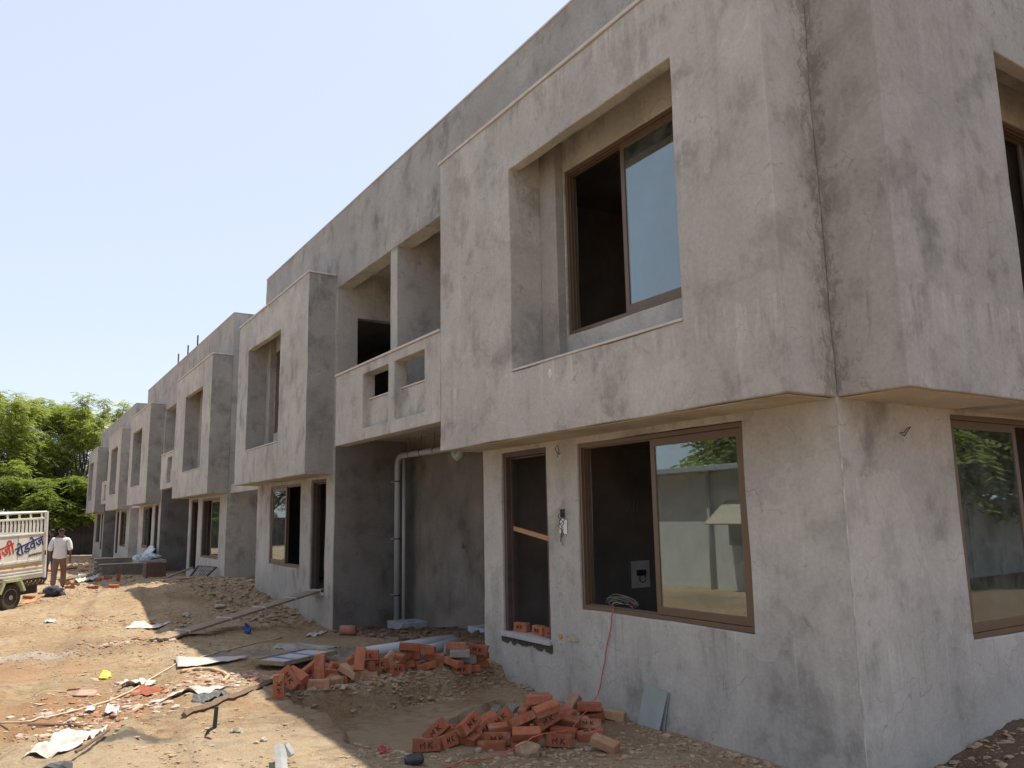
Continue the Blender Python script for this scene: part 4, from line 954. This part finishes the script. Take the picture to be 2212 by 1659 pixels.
# ------------------------------------------------------------------ pipes, boards, cords, cloth
def onX(x, y, X): d = ray(x, y); return d * (X / d.x)
Z6 = lambda x, y: Zo(x, y, (0, 2300), 1200 / 2212)
def G2(x, y, lift=0.0): return gp(*Z6(x, y), lift)
for a, b, lb in (((783, 1410), (976, 1381), 'long grey plastic pipe lying behind the brick row, touching the soil'), ((868, 1419), (984, 1389), 'shorter grey plastic pipe lying in front of the long one')):
    p, q = gp(*a, .10), gp(*b, .10); q.z = max(q.z, hz(q.x, q.y) + .058); tag(obj('plastic_pipe', MB().pipe(p, q, .068, .062), 'pvc', smooth=True), lb, 'pipe', 'grey pipes by the bricks').data.polygons.foreach_set('use_smooth', [True] * 80)
blk = csg([(6.42, 7.02, 14.05, 14.72, -2.3, -1.93)], [(6.66, 6.9, 14.2, 14.46, -2.0, -1)]); 
tag(obj('concrete_block', blk, 'conc', None, .012), 'hollow blue-grey concrete block at the foot of the drain pipes', 'block')
blk = csg([(6.45, 6.85, 11.0, 11.6, -2.2, -1.72)], [(6.55, 6.75, 11.15, 11.45, -1.9, -1)])
tag(obj('concrete_block', blk, 'conc', None, .012), 'concrete block half buried in dark soil behind the house corner', 'block')
MAT['terra'] = plain('terracotta_and_grey', (.38, .17, .11), .8, var=.35, scale=4)
p = gp(735, 1362, .075); q = p + Vector((_r.x, _r.y, 0)) * .27
tag(obj('clay_pipe', MB().pipe(p, q, .085, .068), 'terra', smooth=True), 'short clay pipe piece lying open end out by the porch corner', 'pipe')
p = gp(758, 1352, .05); tag(obj('pipe_collar', MB().pipe(p + Vector((.1, .28, -.05)), p + Vector((.1, .28, .10)), .09, .076), plain('red_clay', (.42, .13, .09), .8), smooth=True), 'red clay pipe collar standing upright behind the short pipe', 'pipe')
# plank ramp up to the second doorway
ra, rb = gp(340, 1382, .03), Vector((5.5, 15.92, -1.375))
rd = (rb - ra).normalized(); rs_ = rd.cross(Vector((0, 0, 1))).normalized(); rn = rs_.cross(rd)
ramp = thing('plank_ramp', 'weathered plank walkway tied with rope leading up to the doorway', 'plank', tuple(ra))
RM = Matrix((rd, rs_, rn)).transposed()
for k in range(4):
    c = (ra + rb) / 2 + rs_ * ((k - 1.5) * .078) + rn * rnd.uniform(-.006, .006); L = (rb - ra).length
    obj('plank', MB().obox(c, (L * (1 - .02 * (k % 2)), .072, .035), RM), 'wood', ramp, .004)
for t in (.12, .34, .55, .76, .95):
    c = ra + (rb - ra) * t; obj('rope_tie', MB().obox(c + rn * .006, (.03, .335, .055), RM @ Matrix.Rotation(R(8), 3, 'Z')), plain('pale_rope', (.45, .40, .33), .9), ramp, .004)
# pole up to the third doorway
pa, pb = gp(353, 1250, .04), Vector((5.4, 28.0, -1.46))
tag(obj('ramp_plank', MB().tube([pa, pb], .055, 8, flat=.5), 'wood'), 'single pale plank leaning up to the doorway by the mesh panel', 'plank')
# mesh panel leaning on the third house
mp = thing('mesh_panel', 'rusty wire mesh panel leaning below a ground-floor window', 'panel', (5.25, 25.6, -1.8))
c00, c10, c01, c11 = Vector((5.02, 27.3, -1.95)), Vector((5.0, 24.75, -1.72)), Vector((5.36, 26.9, -1.36)), Vector((5.36, 24.45, -1.30))
bl = lambda u, v: (c00 * (1 - u) + c10 * u) * (1 - v) + (c01 * (1 - u) + c11 * u) * v
for (a, b, r_) in (((0, 0), (0, 1), .03), ((1, 0), (1, 1), .03), ((0, 1), (1, 1), .014), ((0, 0), (1, 0), .014)): obj('frame_bar', MB().tube([bl(*a), bl(*b)], r_, 6), 'iron', mp)
for k in range(1, 7): obj('wire', MB().tube([bl(k / 7, 0), bl(k / 7, 1)], .008, 4), 'iron', mp)
for k in range(1, 4): obj('wire', MB().tube([bl(0, k / 4), bl(1, k / 4)], .008, 4), 'iron', mp)
# framed board
MAT['pale_board'] = plain('pale_laminate', (.42, .40, .38), .6, var=.15, scale=5)
P2 = gp(612, 1445, .02); e1 = (gp(745, 1418, .02) - P2); e2 = (gp(566, 1428, .02) - P2); e1.z *= .3; e2.z *= .3
e1 = e1.normalized() * .98; e2 = (e2 - e1.normalized() * e2.dot(e1.normalized())).normalized() * .52; nn = e1.cross(e2).normalized()
if nn.z < 0: nn = -nn
bdT = thing('framed_board', 'pale framed board with blue straps lying flat behind the brick row', 'board', tuple(P2))
BM_ = Matrix((e1.normalized(), e2.normalized(), nn)).transposed()
pc = P2 + (e1 + e2) / 2 + nn * .05
obj('panel', MB().obox(pc, (.94, .48, .02), BM_), 'pale_board', bdT, .003)
for sx, sy, L_, W_ in ((0, -.25, .98, .03), (0, .25, .98, .03), (-.475, 0, .03, .47), (.475, 0, .03, .47)): obj('frame_bar', MB().obox(pc + BM_ @ Vector((sx, sy, .004)), (L_, W_, .05), BM_), 'wood', bdT, .004)
for sx in (-.18, .14): obj('strap', MB().obox(pc + BM_ @ Vector((sx, 0, .013)), (.05, .47, .008), BM_ @ Matrix.Rotation(R(-8), 3, 'Z')), plain('blue_strap', (.10, .18, .38), .6), bdT)
# cloth-like things draped on the ground
def cloth(name, quad, mat, label, cat, amp=.03, n=22, lift=-.004, group=None, edge=.12, thick=.004):
    a, b, c, d = [Vector((q.x, q.y)) for q in quad]; vs = []; off = rnd.uniform(0, 90); fs = []
    for i in range(n + 1):
        for j in range(n + 1):
            u, v = i / n, j / n; ww = edge * (abs(u - .5) * 2) ** 3; ww2 = edge * (abs(v - .5) * 2) ** 3
            u2 = u + ww2 * float(vnoise(np.array([v * 7 + off]), np.array([u * 3.0]))[0]) * 2; v2 = v + ww * float(vnoise(np.array([u * 7 + off]), np.array([v * 3. + 5]))[0]) * 2
            p = (a * (1 - u2) + b * u2) * (1 - v2) + (d * (1 - u2) + c * u2) * v2; vs.append(p)
    P = np.array([(p.x, p.y) for p in vs]); z = H(P[:, 0], P[:, 1]) + lift
    w = np.abs(vnoise(P[:, 0] * 6 + off, P[:, 1] * 9)) * 2.2 + np.abs(vnoise(P[:, 0] * 17 + off, P[:, 1] * 15)) * .8
    z = z + amp * w
    for i in range(n):
        for j in range(n): k = i * (n + 1) + j; fs.append((k, k + n + 1, k + n + 2, k + 1))
    mb = MB(); mb.add([(P[i, 0], P[i, 1], z[i]) for i in range(len(vs))], fs)
    o = obj(name, mb, mat, smooth=True); s = o.modifiers.new('thick', 'SOLIDIFY'); s.thickness = thick; s.offset = 1
    return tag(o, label, cat, group)
MAT['sack'] = plain('white_woven_sack', (.50, .465, .41), .85, var=.25, scale=8)
MAT['tarp'] = plain('dirty_grey_cloth', (.30, .28, .25), .9, var=.3, scale=6)
Q = lambda *pts: [G2(*p) for p in pts]
cloth('sack', Q((180, 1345), (600, 1270), (800, 1125), (480, 1185)), 'sack', 'large torn white sack with a stick lying along it', 'sack', .05, 30)
cloth('sack', Q((1085, 960), (1460, 890), (1765, 830), (1380, 850)), 'sack', 'long white sack strip beside the dark timber', 'sack', .04, 26)
cloth('sack', Q((870, 850), (1000, 835), (1155, 800), (1040, 780)), 'sack', 'crumpled white sack scrap beside the thin cream cord', 'sack', .06, 18)
cloth('sack', Q((915, 400), (1200, 385), (1280, 355), (1010, 345)), 'sack', 'white sheet lying at the foot of the plank ramp', 'sack', .04, 20)
cloth('rag', Q((1415, 930), (1490, 955), (1690, 890), (1500, 880)), plain('black_white_rag', (.10, .10, .10), .9, var=.8, scale=30), 'dark striped rag under the long white sack strip', 'rag', .05, 18)
cloth('rag', Q((960, 900), (1090, 900), (1250, 850), (1050, 830)), plain('rust_red_rag', (.26, .075, .035), .9, var=.3), 'rust red rag among scraps between the white sacks', 'rag', .05, 16)
cloth('rag', Q((1800, 350 + 85), (1850, 437), (1840, 405), (1805, 400)), plain('blue_rag', (.03, .06, .30), .8), 'small blue rag beside the plank ramp', 'rag', .10, 12)
cloth('tin_sheet', Q((1310, 700), (1620, 665), (1840, 615), (1290, 625)), plain('zinc_sheet', (.46, .43, .39), .6, 0, var=.15, scale=5), 'flat grey metal sheet lying in the sun by the curved hose', 'sheet', .012, 14, .03, edge=.03)
cloth('tarp', [gp(*Zo(x, y, (900, 2350), 600 / 2212)) for x, y in ((680, 900), (1300, 960), (1750, 880), (1000, 820))], 'tarp', 'cement-stained grey tarp behind the framed board', 'tarp', .02, 24)
cloth('paper', Q((640, 775), (735, 785), (720, 762), (660, 755)), plain('tan_card', (.42, .30, .22), .9), 'scrap of tan cardboard beside the yellow wrapper', 'paper', .01, 8, edge=.05)
cloth('wrapper', Q((728, 770), (775, 775), (828, 752), (760, 742)), plain('yellow_plastic', (.72, .62, .02), .45), 'bright yellow plastic wrapper on the sunny earth', 'wrapper', .05, 12, edge=.2)
cloth('tile_shard', Q((528, 898), (690, 895), (722, 858), (585, 858)), plain('pink_tile', (.45, .27, .19), .6, var=.08), 'flat pink tile shard lying on the sunny earth', 'tile', .0, 4, .02, edge=0, thick=.012)
cloth('sheet', [gp(*Zo(x, y, (0, 1900), 450 / 1244)) for x, y in ((200, 1425), (360, 1405), (520, 1340), (420, 1360))], plain('orange_white_sheet', (.58, .26, .10), .8, var=.6, scale=2.5), 'orange and white plastic sheet trailing from the dark bundle', 'sheet', .03, 14)
cloth('sack', [gp(*Zo(x, y, (0, 1900), 450 / 1244)) for x, y in ((820, 1190), (1060, 1170), (1110, 1130), (900, 1115))], 'sack', 'white sheet thrown over bricks beside the low brick walls', 'sack', .12, 18)
cloth('sack', [gp(*Zo(x, y, (0, 1500), 1024 / 1699)) for x, y in ((290, 1645), (350, 1648), (375, 1628), (320, 1625))], 'sack', 'small white scrap on the open sunny earth', 'sack', .04, 10)
cloth('sack', [gp(*Zo(x, y, (900, 2350), 600 / 2212)) for x, y in ((1190, 735), (1400, 715), (1530, 650), (1380, 670))], 'sack', 'pale crumpled sheet on the soil at the porch corner', 'sack', .04, 14)
cloth('wrapper', [gp(*Zo(x, y, (1000, 2800), 600 / 2212)) for x, y in ((1885, 800), (1990, 800), (2060, 725), (1925, 700))], plain('red_plastic', (.55, .07, .07), .5, var=.3, scale=20), 'crumpled red plastic packet at the edge of the trench', 'wrapper', .05, 12, edge=.2)
for quad_, lb in ((((760, 1040), (860, 1050), (870, 1005), (790, 1000)), 'grey plastic scrap on the reddish soil'), (((620, 1030), (690, 1035), (710, 985), (640, 1005)), 'striped white plastic scrap near the cord')):
    cloth('wrapper', Q(*quad_), plain('grey_plastic', (.45, .42, .42), .6, var=.3, scale=14), lb, 'wrapper', .05, 12, edge=.2)
# dark bundle
def lump(name, p, rad, mat, label, cat, sq=(1, 1, .6), seed=1, rough=.3, group=None, sub=3):
    bm = bmesh.new(); bmesh.ops.create_icosphere(bm, subdivisions=sub, radius=1)
    from mathutils import noise as mn
    for v in bm.verts:
        k = 1 + rough * mn.noise(v.co * 1.6 + Vector((seed * 3.1, seed, 0))) + rough * .5 * mn.noise(v.co * 4 + Vector((seed, 7, 0)))
        v.co = Vector((v.co.x * sq[0], v.co.y * sq[1], v.co.z * sq[2])) * rad * k
    me_ = bpy.data.meshes.new(name); bm.to_mesh(me_); bm.free(); o = obj(name, me_, mat); o.location = p + Vector((0, 0, rad * sq[2] * .55)); o.rotation_euler = (0, 0, seed * 1.7)
    if sub > 2: me_.polygons.foreach_set('use_smooth', [True] * len(me_.polygons))
    return tag(o, label, cat, group)
lump('cloth_bundle', gp(*Zo(600, 1335, (0, 1900), 450 / 1244)), .26, plain('navy_bundle', (.035, .035, .05), .9, var=.9, scale=9), 'dark navy cloth bundle dropped on the earth near the truck wheel', 'bundle', (1.2, .8, .55), 3, .5)
# cords and sticks
def cordpts(pix, lift, zf=Z6):
    pts = [gp(*zf(*p), lift) for p in pix]; out = []
    for i in range(len(pts) - 1):
        for t in np.linspace(0, 1, 9)[:-1]:
            q = pts[i].lerp(pts[i + 1], t); q.z = max(q.z, hz(q.x, q.y) + lift) if (pts[i].z - hz(pts[i].x, pts[i].y) < .2) else q.z; out.append(q)
    return out + [pts[-1]]
MAT['cord'] = plain('cream_cord', (.56, .44, .31), .8)
tag(obj('cord', MB().tube(cordpts([(0, 1090), (200, 1085), (350, 1050), (580, 995), (800, 930), (960, 860), (1110, 765), (1310, 650), (1540, 590), (1700, 550), (1890, 500), (2080, 460)], .012), .009, 6), 'cord', smooth=True), 'long thin cream cord snaking across the sunny earth', 'cord')
tag(obj('hose', MB().tube(cordpts([(1335, 712), (1430, 692), (1550, 690), (1640, 715), (1688, 748), (1640, 785)], .02), .019, 8), plain('beige_hose', (.55, .39, .22), .6), smooth=True), 'short curved beige hose beside the metal sheet', 'hose')
tag(obj('timber', MB().tube(cordpts([(1355, 1035), (1700, 905), (2030, 780)], .02), .03, 4), 'stick'), 'long dark timber batten running up to the brick row', 'timber')
tag(obj('stick', MB().tube(cordpts([(560, 1305), (690, 1220), (800, 1140)], .05), .013, 6), 'stick'), 'short brown stick lying along the large torn sack', 'stick')
tag(obj('stick', MB().tube(cordpts([(205, 1100), (420, 1105), (600, 1115)], .012), .011, 6), 'stick'), 'thin brown stick lying beside the cream cord', 'stick')
tag(obj('timber', MB().tube([gp(129, 1253, .05), gp(207, 1240, .12)], .06, 6), 'wood'), 'round pale pole lying in front of the low brick walls', 'timber')
tag(obj('timber', MB().tube([gp(103, 1231, .08), gp(166, 1225, .08)], .07, 4), 'wood_new'), 'orange sawn timber on the gravel beyond the walking people', 'timber')
p = G2(1512, 1190, .012); tag(obj('rubber_strip', MB().tube([p, p + Vector((.03, .02, .035)), p + Vector((.075, .03, .05)), p + Vector((.085, .035, .2))], [.01, .022, .026, .024], 6, flat=.3), 'strap'), 'bent black rubber strip standing up from the bare earth', 'strip')
p = G2(0, 0) if False else None
gq = [gp(*Zo(x, y, (1000, 2800), 600 / 2212), .05) for x, y in ((470, 1060), (450, 900), (430, 790), (520, 780), (620, 815))]
tag(obj('gutter_piece', MB().tube([gq[0], gq[1] + Vector((0, 0, .05)), gq[2] + Vector((0, 0, .06)), gq[3] + Vector((0, 0, .05)), gq[4]], [.04, .04, .034, .03, .026], 4, flat=.28), plain('pale_plastic', (.27, .27, .26), .5)), 'pale grey plastic angle piece lying at the front of the sunny mound', 'plastic')
aq = [gp(*Zo(x, y, (0, 2750), 600 / 2212), l) for x, y, l in ((715, 1180, .0), (800, 1135, .05), (920, 1140, .06), (1040, 1185, .01))]
tag(obj('tyre_piece', MB().tube(aq, .05, 6, flat=.35), plain('grey_rubber', (.10, .10, .105), .6)), 'curved dark rubber piece in the foreground earth', 'rubber')
p = gp(*Z4(205, 745), .03); tag(obj('rubber_block', MB().obox(p, (.14, .10, .06), Euler((R(8), R(-6), CAMR + .2))), 'strap', None, .02), 'black rubber block in front of the brick heap', 'rubber')
# red wire from the window across the heap
wp = [onX(1326, 1306, XM + .05), onX(1324, 1318, XM - .03), onX(1320, 1350, XM - .012), onX(1308, 1415, XM - .012), onX(1302, 1455, XM - .014), onX(1292, 1500, XM - .02), gp(1272, 1532, .12), gp(*Z4(1450, 460), .12), gp(*Z4(1425, 515), .13), gp(*Z4(1300, 535), .13), gp(*Z4(1165, 555), .17), gp(*Z4(1010, 640), .10), gp(*Z4(880, 710), .02), gp(*Z4(700, 750), .015), gp(*Z4(560, 765), .015), gp(*Z4(450, 808), .015), gp(925, 1672, .015)]
ws = []
for i in range(len(wp) - 1):
    for t in np.linspace(0, 1, 7)[:-1]: ws.append(wp[i].lerp(wp[i + 1], t) + Vector((0, .006 * math.sin(i * 5 + t * 6), .004 * math.sin(i * 3 + t * 9))))
tag(obj('wire', MB().tube(ws, .0055, 5), plain('red_wire', (.55, .10, .06), .5), smooth=True), 'thin red wire hanging from the window and trailing over the brick heap', 'wire')
cbT = thing('cable_coil', 'coil of coloured cables left on the window sill', 'cable', (XM + .09, 6.62, -.95))
cc = [(.45, .42, .08), (.03, .03, .04), (.5, .5, .48), (.05, .12, .30), (.45, .06, .08), (.16, .05, .2), (.4, .38, .3), (.02, .02, .03), (.08, .25, .1)]
for k, c_ in enumerate(cc + [(.2, .19, .16)] * 6):
    r_ = .10 + .0075 * k; pts = [(XM + .09 + .02 * math.sin(k * 2 + a), 6.62 + (r_ + .05) * math.cos(a), -.955 + (.40 + .05 * math.sin(k * 2.3)) * r_ * max(0, math.sin(a)) + .006 * math.sin(5 * a + k) + .003 * k) for a in np.linspace(-.1, math.pi + .1, 15)]
    obj('cable', MB().tube(pts, .0045, 5), plain('cable_%d' % k, tuple(x * .6 for x in c_), .5), cbT, smooth=True)
# wooden brace in the near doorway, glass sheets against the wall
br = thing('wood_brace', 'orange sawn wood batten wedged across the near doorway', 'batten', (5.5, 8.3, -.1))
pA, pB = onX(1100, 1138, 5.56), onX(1184, 1163, 5.46); dA = (pB - pA).normalized(); sA = Vector((1, 0, 0)); sA = (sA - dA * sA.dot(dA)).normalized(); MA_ = Matrix((dA, sA, dA.cross(sA))).transposed()
obj('batten', MB().obox((pA + pB) / 2, ((pB - pA).length + .1, .03, .055), MA_), 'wood_new', br, .003)
obj('cleat', MB().obox(pA + Vector((-.01, -.02, .01)), (.13, .05, .11), MA_ @ Matrix.Rotation(R(8), 3, 'Z')), 'wood', br, .003)
MAT['cut_glass'] = plain('dusty_green_glass', (.33, .38, .355), .18, var=.1, scale=3)
for k, (off, lb) in enumerate(((0, 'front sheet of dusty green cut glass leaning on the wall'), (.035, 'rear sheet of dusty green cut glass leaning on the wall'))):
    q1, q2 = gp(1377, 1552, .05), gp(1424, 1566, .05); q1 = q1 + Vector((off, .0, -.06)); q2 = q2 + Vector((off * 1.3, -.02 * k, -.06))
    q3 = onX(1443 + 3 * k, 1496, XM - .012 - .012 * (1 - k)); q4 = onX(1394 + 4 * k, 1477, XM - .012 - .012 * (1 - k))
    mb = MB(); n_ = (q2 - q1).cross(q4 - q1).normalized() * .008
    vs = [q1, q2, q3, q4]; vs += [v + n_ for v in vs]; mb.add(vs, [(3, 2, 1, 0), (4, 5, 6, 7), (0, 1, 5, 4), (1, 2, 6, 5), (2, 3, 7, 6), (3, 0, 4, 7)])
    tag(obj('glass_sheet', mb, 'cut_glass', None, .001), lb, 'glass sheet', 'cut glass sheets')
# low brick walls, ledge, sacks and basin before the fourth house
def low_wall(x0, x1, y, z0, z1, label):
    t = thing('low_brick_wall', label, 'wall', (x0, y, z0), 'low brick walls'); L = .225; n = int((z1 - z0) / .078)
    me_ = brick_mesh(77); me_.materials.append(plain('mortar_grey_brick', (.20, .165, .13), .95, var=.25, scale=3))
    for c in range(n):
        x = x0 - (L / 2 if c % 2 else 0)
        while x < x1 - .02:
            o = bpy.data.objects.new('brick', me_); COL.objects.link(o); o.parent = t; o.location = (x + L / 2 - x0, rnd.uniform(-.006, .006), .04 + c * .078); x += L + .008
    obj('mortar', MB().box(x0 - .08, x1, y - .045, y + .05, z0 - .3, z0 + n * .078 - .01), 'plaster_rough', t); obj('cap', MB().box(x0 - .12, x1 + .02, y - .07, y + .07, z0 + n * .078 + .002, z0 + n * .078 + .03), 'coping', t, .006)
low_wall(3.15, 4.4, 31.9, -1.90, -1.36, 'low brick wall before the white sacks, the one nearer the brown basin')
low_wall(3.25, 4.5, 34.6, -1.95, -1.30, 'low brick wall before the white sacks, the one farther from the brown basin')
tag(obj('ledge', csg([(4.42, 5.41, 32.9, 36.6, -2.3, -1.38)]), 'plaster_rough', None, .02), 'raised concrete ledge with white sacks before a doorway', 'ledge')
for k, (x, y, r_, s_) in enumerate(((4.75, 33.3, .20, 5), (4.6, 34.0, .2, 7), (4.9, 34.6, .22, 9), (5.0, 33.5, .22, 11))):
    lump('cement_sack', Vector((x, y, -1.39)), r_, plain('blue_white_sack', (.50, .53, .58), .8, var=.35, scale=5), 'blue and white cement sack slumped on the concrete ledge', 'sack', (1.2, 1.0, .62), s_, .4, 'sacks on the ledge')
for k, (y, tl) in enumerate(((35.9, 62), (35.2, 48))):
    tag(obj('foam_board', MB().obox((5.2 - .14 * k, y, -1.16 - .03 * k), (.5, .8, .05), Euler((R(4), R(-tl), R(6 * k)))), plain('white_foam', (.55, .55, .55), .8), None, .03), ('white board leaning against the doorway jamb above the sacks', 'white board slumped in front of the leaning one above the sacks')[k], 'board')
bp = gp(336, 1247); bs = thing('brick_basin', 'brown open-topped basin standing beside the low brick walls', 'basin', tuple(bp))
obj('tub', csg([(bp.x - .32, bp.x + .32, bp.y - .05, bp.y + .6, bp.z - .05, bp.z + .46)], [(bp.x - .27, bp.x + .27, bp.y, bp.y + .55, bp.z, bp.z + 2)]), plain('brown_tub', (.13, .075, .055), .8, var=.2), bs, .01)
obj('rim', ring('x', 0, 1, 0, 1, 0, 1, .1) if False else csg([(bp.x - .34, bp.x + .34, bp.y - .07, bp.y + .62, bp.z + .461, bp.z + .49)], [(bp.x - .27, bp.x + .27, bp.y, bp.y + .55, 0 - 9, 9)]), plain('brown_rim', (.22, .14, .10), .8), bs, .008)
cloth('tarp', [gp(150, 1196), gp(199, 1192), gp(200, 1179), gp(152, 1181)], plain('pale_far_sheet', (.5, .47, .41), .9, var=.25, scale=1.2), 'pale sheeting spread on the ground before the boundary wall', 'tarp', .25, 20, group=None)

# ------------------------------------------------------------------ stones and rubble
for k, (x, y, r_) in enumerate(((1748, 1160, .04), (1946, 1222, .027), (1890, 1240, .018), (1375, 310, .08), (1620, 240, .09), (1850, 60, .10))):
    lump('stone', G2(x, y), r_, 'brick_grey' if False else plain('pale_stone', (.44, .37, .28), .9, var=.2, scale=12), ('pale rounded stone lying alone on the smooth sunny mound', 'small tan pebble on the smooth sunny mound', 'smallest tan pebble on the smooth sunny mound', 'grey boulder in the shade above the plank ramp', 'earth-coloured boulder higher up the shaded heap', 'reddish boulder at the wall end of the shaded heap')[k], 'stone', (1.2, .9, .6), 20 + k, .75, 'loose stones', 2)
for k, (x, y, r_, c_) in enumerate(((1085, 715, .10, 'clod'), (700, 690, .034, 'stone'), (850, 755, .03, 'stone'), (1200, 720, .022, 'stone'), (800, 690, .022, 'stone'), (1540, 680, .034, 'stone'), (830, 390, .08, 'grey'), (960, 385, .09, 'grey'))):
    lump('earth_clod' if c_ == 'clod' else 'stone', gp(*Z4(x, y)), r_, plain({'clod': 'earth_clod', 'stone': 'grey_pebble', 'grey': 'grey_rock'}[c_], {'clod': (.30, .21, .135), 'stone': (.29, .22, .155), 'grey': (.24, .215, .18)}[c_], .95, var=.25, scale=14, bump=.5),
         {'clod': 'crumbly brown earth clod in front of the brick heap', 'stone': 'grey pebble in the rubble in front of the brick heap', 'grey': 'grey rock at the edge of the pit behind the heap'}[c_], 'clod' if c_ == 'clod' else 'stone', (1.15, 1, .75), 40 + k, .4, {'clod': None, 'stone': 'pebbles before the heap', 'grey': 'rocks at the pit'}[c_], 2)
def rubble(name, label, n, pick, smin, smax, mat, seed):
    r = np.random.RandomState(seed); bm = bmesh.new(); bmesh.ops.create_icosphere(bm, subdivisions=1, radius=1); bv = np.array([v.co[:] for v in bm.verts]); bf = np.array([[v.index for v in f.verts] for f in bm.faces]); bm.free()
    xy = pick(r, n); n = len(xy); z = H(xy[:, 0], xy[:, 1]); s = smin * (smax / smin) ** (r.rand(n) ** 2.2)
    V = bv[None] * (1 + .55 * (r.rand(n, len(bv), 1) - .5) * 1.5) * s[:, None, None] * np.stack([r.uniform(.7, 1.5, n), r.uniform(.7, 1.3, n), r.uniform(.22, .6, n)], -1)[:, None, :]
    a = r.rand(n) * 6.28; ca, sa = np.cos(a)[:, None], np.sin(a)[:, None]; V = np.stack([V[..., 0] * ca - V[..., 1] * sa, V[..., 0] * sa + V[..., 1] * ca, V[..., 2]], -1)
    V += np.stack([xy[:, 0], xy[:, 1], z + s * .12], -1)[:, None, :]
    F = (bf[None] + (np.arange(n) * len(bv))[:, None, None]).reshape(-1, 3)
    me_ = bpy.data.meshes.new(name); me_.from_pydata(V.reshape(-1, 3).tolist(), [], F.tolist()); o = obj(name, me_, mat); tag(o, label, 'rubble', None, 'stuff')
def rub_mat(name, cols):
    m, nt, b = NT(name); g = G(nt); c = g.ramp(g.noise(g.pos(), 6.5, 2, .5), [(.25 + .5 * i / (len(cols) - 1), c_) for i, c_ in enumerate(cols)]); g.l(c, b.inputs['Base Color']); b.inputs['Roughness'].default_value = .95; b.inputs['Specular IOR Level'].default_value = .15; return m
MAT['rub'] = rub_mat('rubble', [(.25, .165, .10), (.37, .26, .165), (.31, .225, .15), (.42, .32, .22), (.30, .17, .10)])
MAT['rub2'] = rub_mat('broken_scraps', [(.40, .30, .21), (.48, .41, .33), (.33, .15, .085), (.43, .33, .23)])
def pick_all(r, n):
    y = 4.2 + 22 * r.rand(n * 4) ** 1.8; x = r.uniform(-.5, 5.35, n * 4); d = vnoise(x * .9, y * .9) + .8 * vnoise(x * 2.5 + 9, y * 2.5)
    s = psd(TR, x, y); keep = (r.rand(n * 4) < np.clip(.30 + 1.6 * d, .05, 1)) & ~((s > .12) & (y > 6.1) & (y < 8.2)); return np.stack([x, y], -1)[keep][:n]
rubble('rubble', 'fine stones and clods strewn over the building site', 14000, pick_all, .005, .026, 'rub', 1)
def pick_debris(r, n):
    "belts of building scrap across the yard"
    segs = [((.2, 8.3), (2.0, 9.2)), ((.6, 9.6), (2.6, 9.0)), ((1.0, 13.2), (2.6, 13.4)), ((.3, 7.6), (1.4, 8.4)), ((2.0, 10.2), (2.8, 9.0)), ((1.2, 16), (3.2, 14.5)), ((.8, 21), (2.8, 23))]
    k = r.randint(0, len(segs), n); t = r.rand(n); a = np.array([s[0] for s in segs])[k]; b = np.array([s[1] for s in segs])[k]
    return a + (b - a) * t[:, None] + r.normal(0, .16, (n, 2)) * np.array([1, 1.6])
rubble('scrap', 'broken tile and brick scraps lying in belts across the yard', 1500, pick_debris, .012, .05, 'rub2', 2)
def pick_heap(r, n):
    a = np.stack([r.uniform(3.6, 5.38, n), r.uniform(15.6, 23.5, n)], -1); return a
rubble('clods', 'heavy clods on the shaded earth heap by the second house', 2600, pick_heap, .010, .085, 'rub', 3)
def pick_bank(r, n):
    x = r.uniform(2.5, 5.3, n); return np.stack([x, 8.35 + .16 * (x - 2.5) + r.normal(0, .15, n)], -1)
rubble('bank_clods', 'clods crumbling from the earth bank under the brick row', 1500, pick_bank, .008, .045, 'rub', 4)
def pick_front(r, n):
    t = r.rand(n); return np.stack([2.5 + 2.85 * t + r.normal(0, .10, n), 6.05 - .25 * t + r.normal(0, .22, n) - .9 * r.rand(n) * (t > .3)], -1)
rubble('front_gravel', 'gravel and crumbs of earth around the brick heap', 1300, pick_front, .006, .03, 'rub', 5)
def pick_wall(r, n):
    y = r.uniform(4.0, 9.0, n); a = np.stack([5.40 - np.abs(r.normal(0, .10, n)), y], -1); b = np.stack([r.uniform(5.5, 9, n), 3.80 - np.abs(r.normal(0, .25, n))], -1); return np.where(r.rand(n)[:, None] < .5, a, b)
rubble('wall_foot_clods', 'soil clods banked along the foot of the near house', 1000, pick_wall, .007, .045, 'rub', 6)
def pick_porch(r, n): return np.stack([r.uniform(5.3, 6.9, n), r.uniform(9.6, 14.9, n)], -1)
rubble('porch_debris', 'dark rubble on the porch floor between the houses', 700, pick_porch, .01, .09, plain('porch_rubble', (.13, .085, .06), .95, var=.4, scale=7), 7)
def pick_far(r, n): return np.stack([r.uniform(-.5, 5.2, n), r.uniform(22, 50, n)], -1)
rubble('far_rubble', 'stones and broken bricks over the far end of the lane', 1500, pick_far, .02, .12, 'rub', 8)
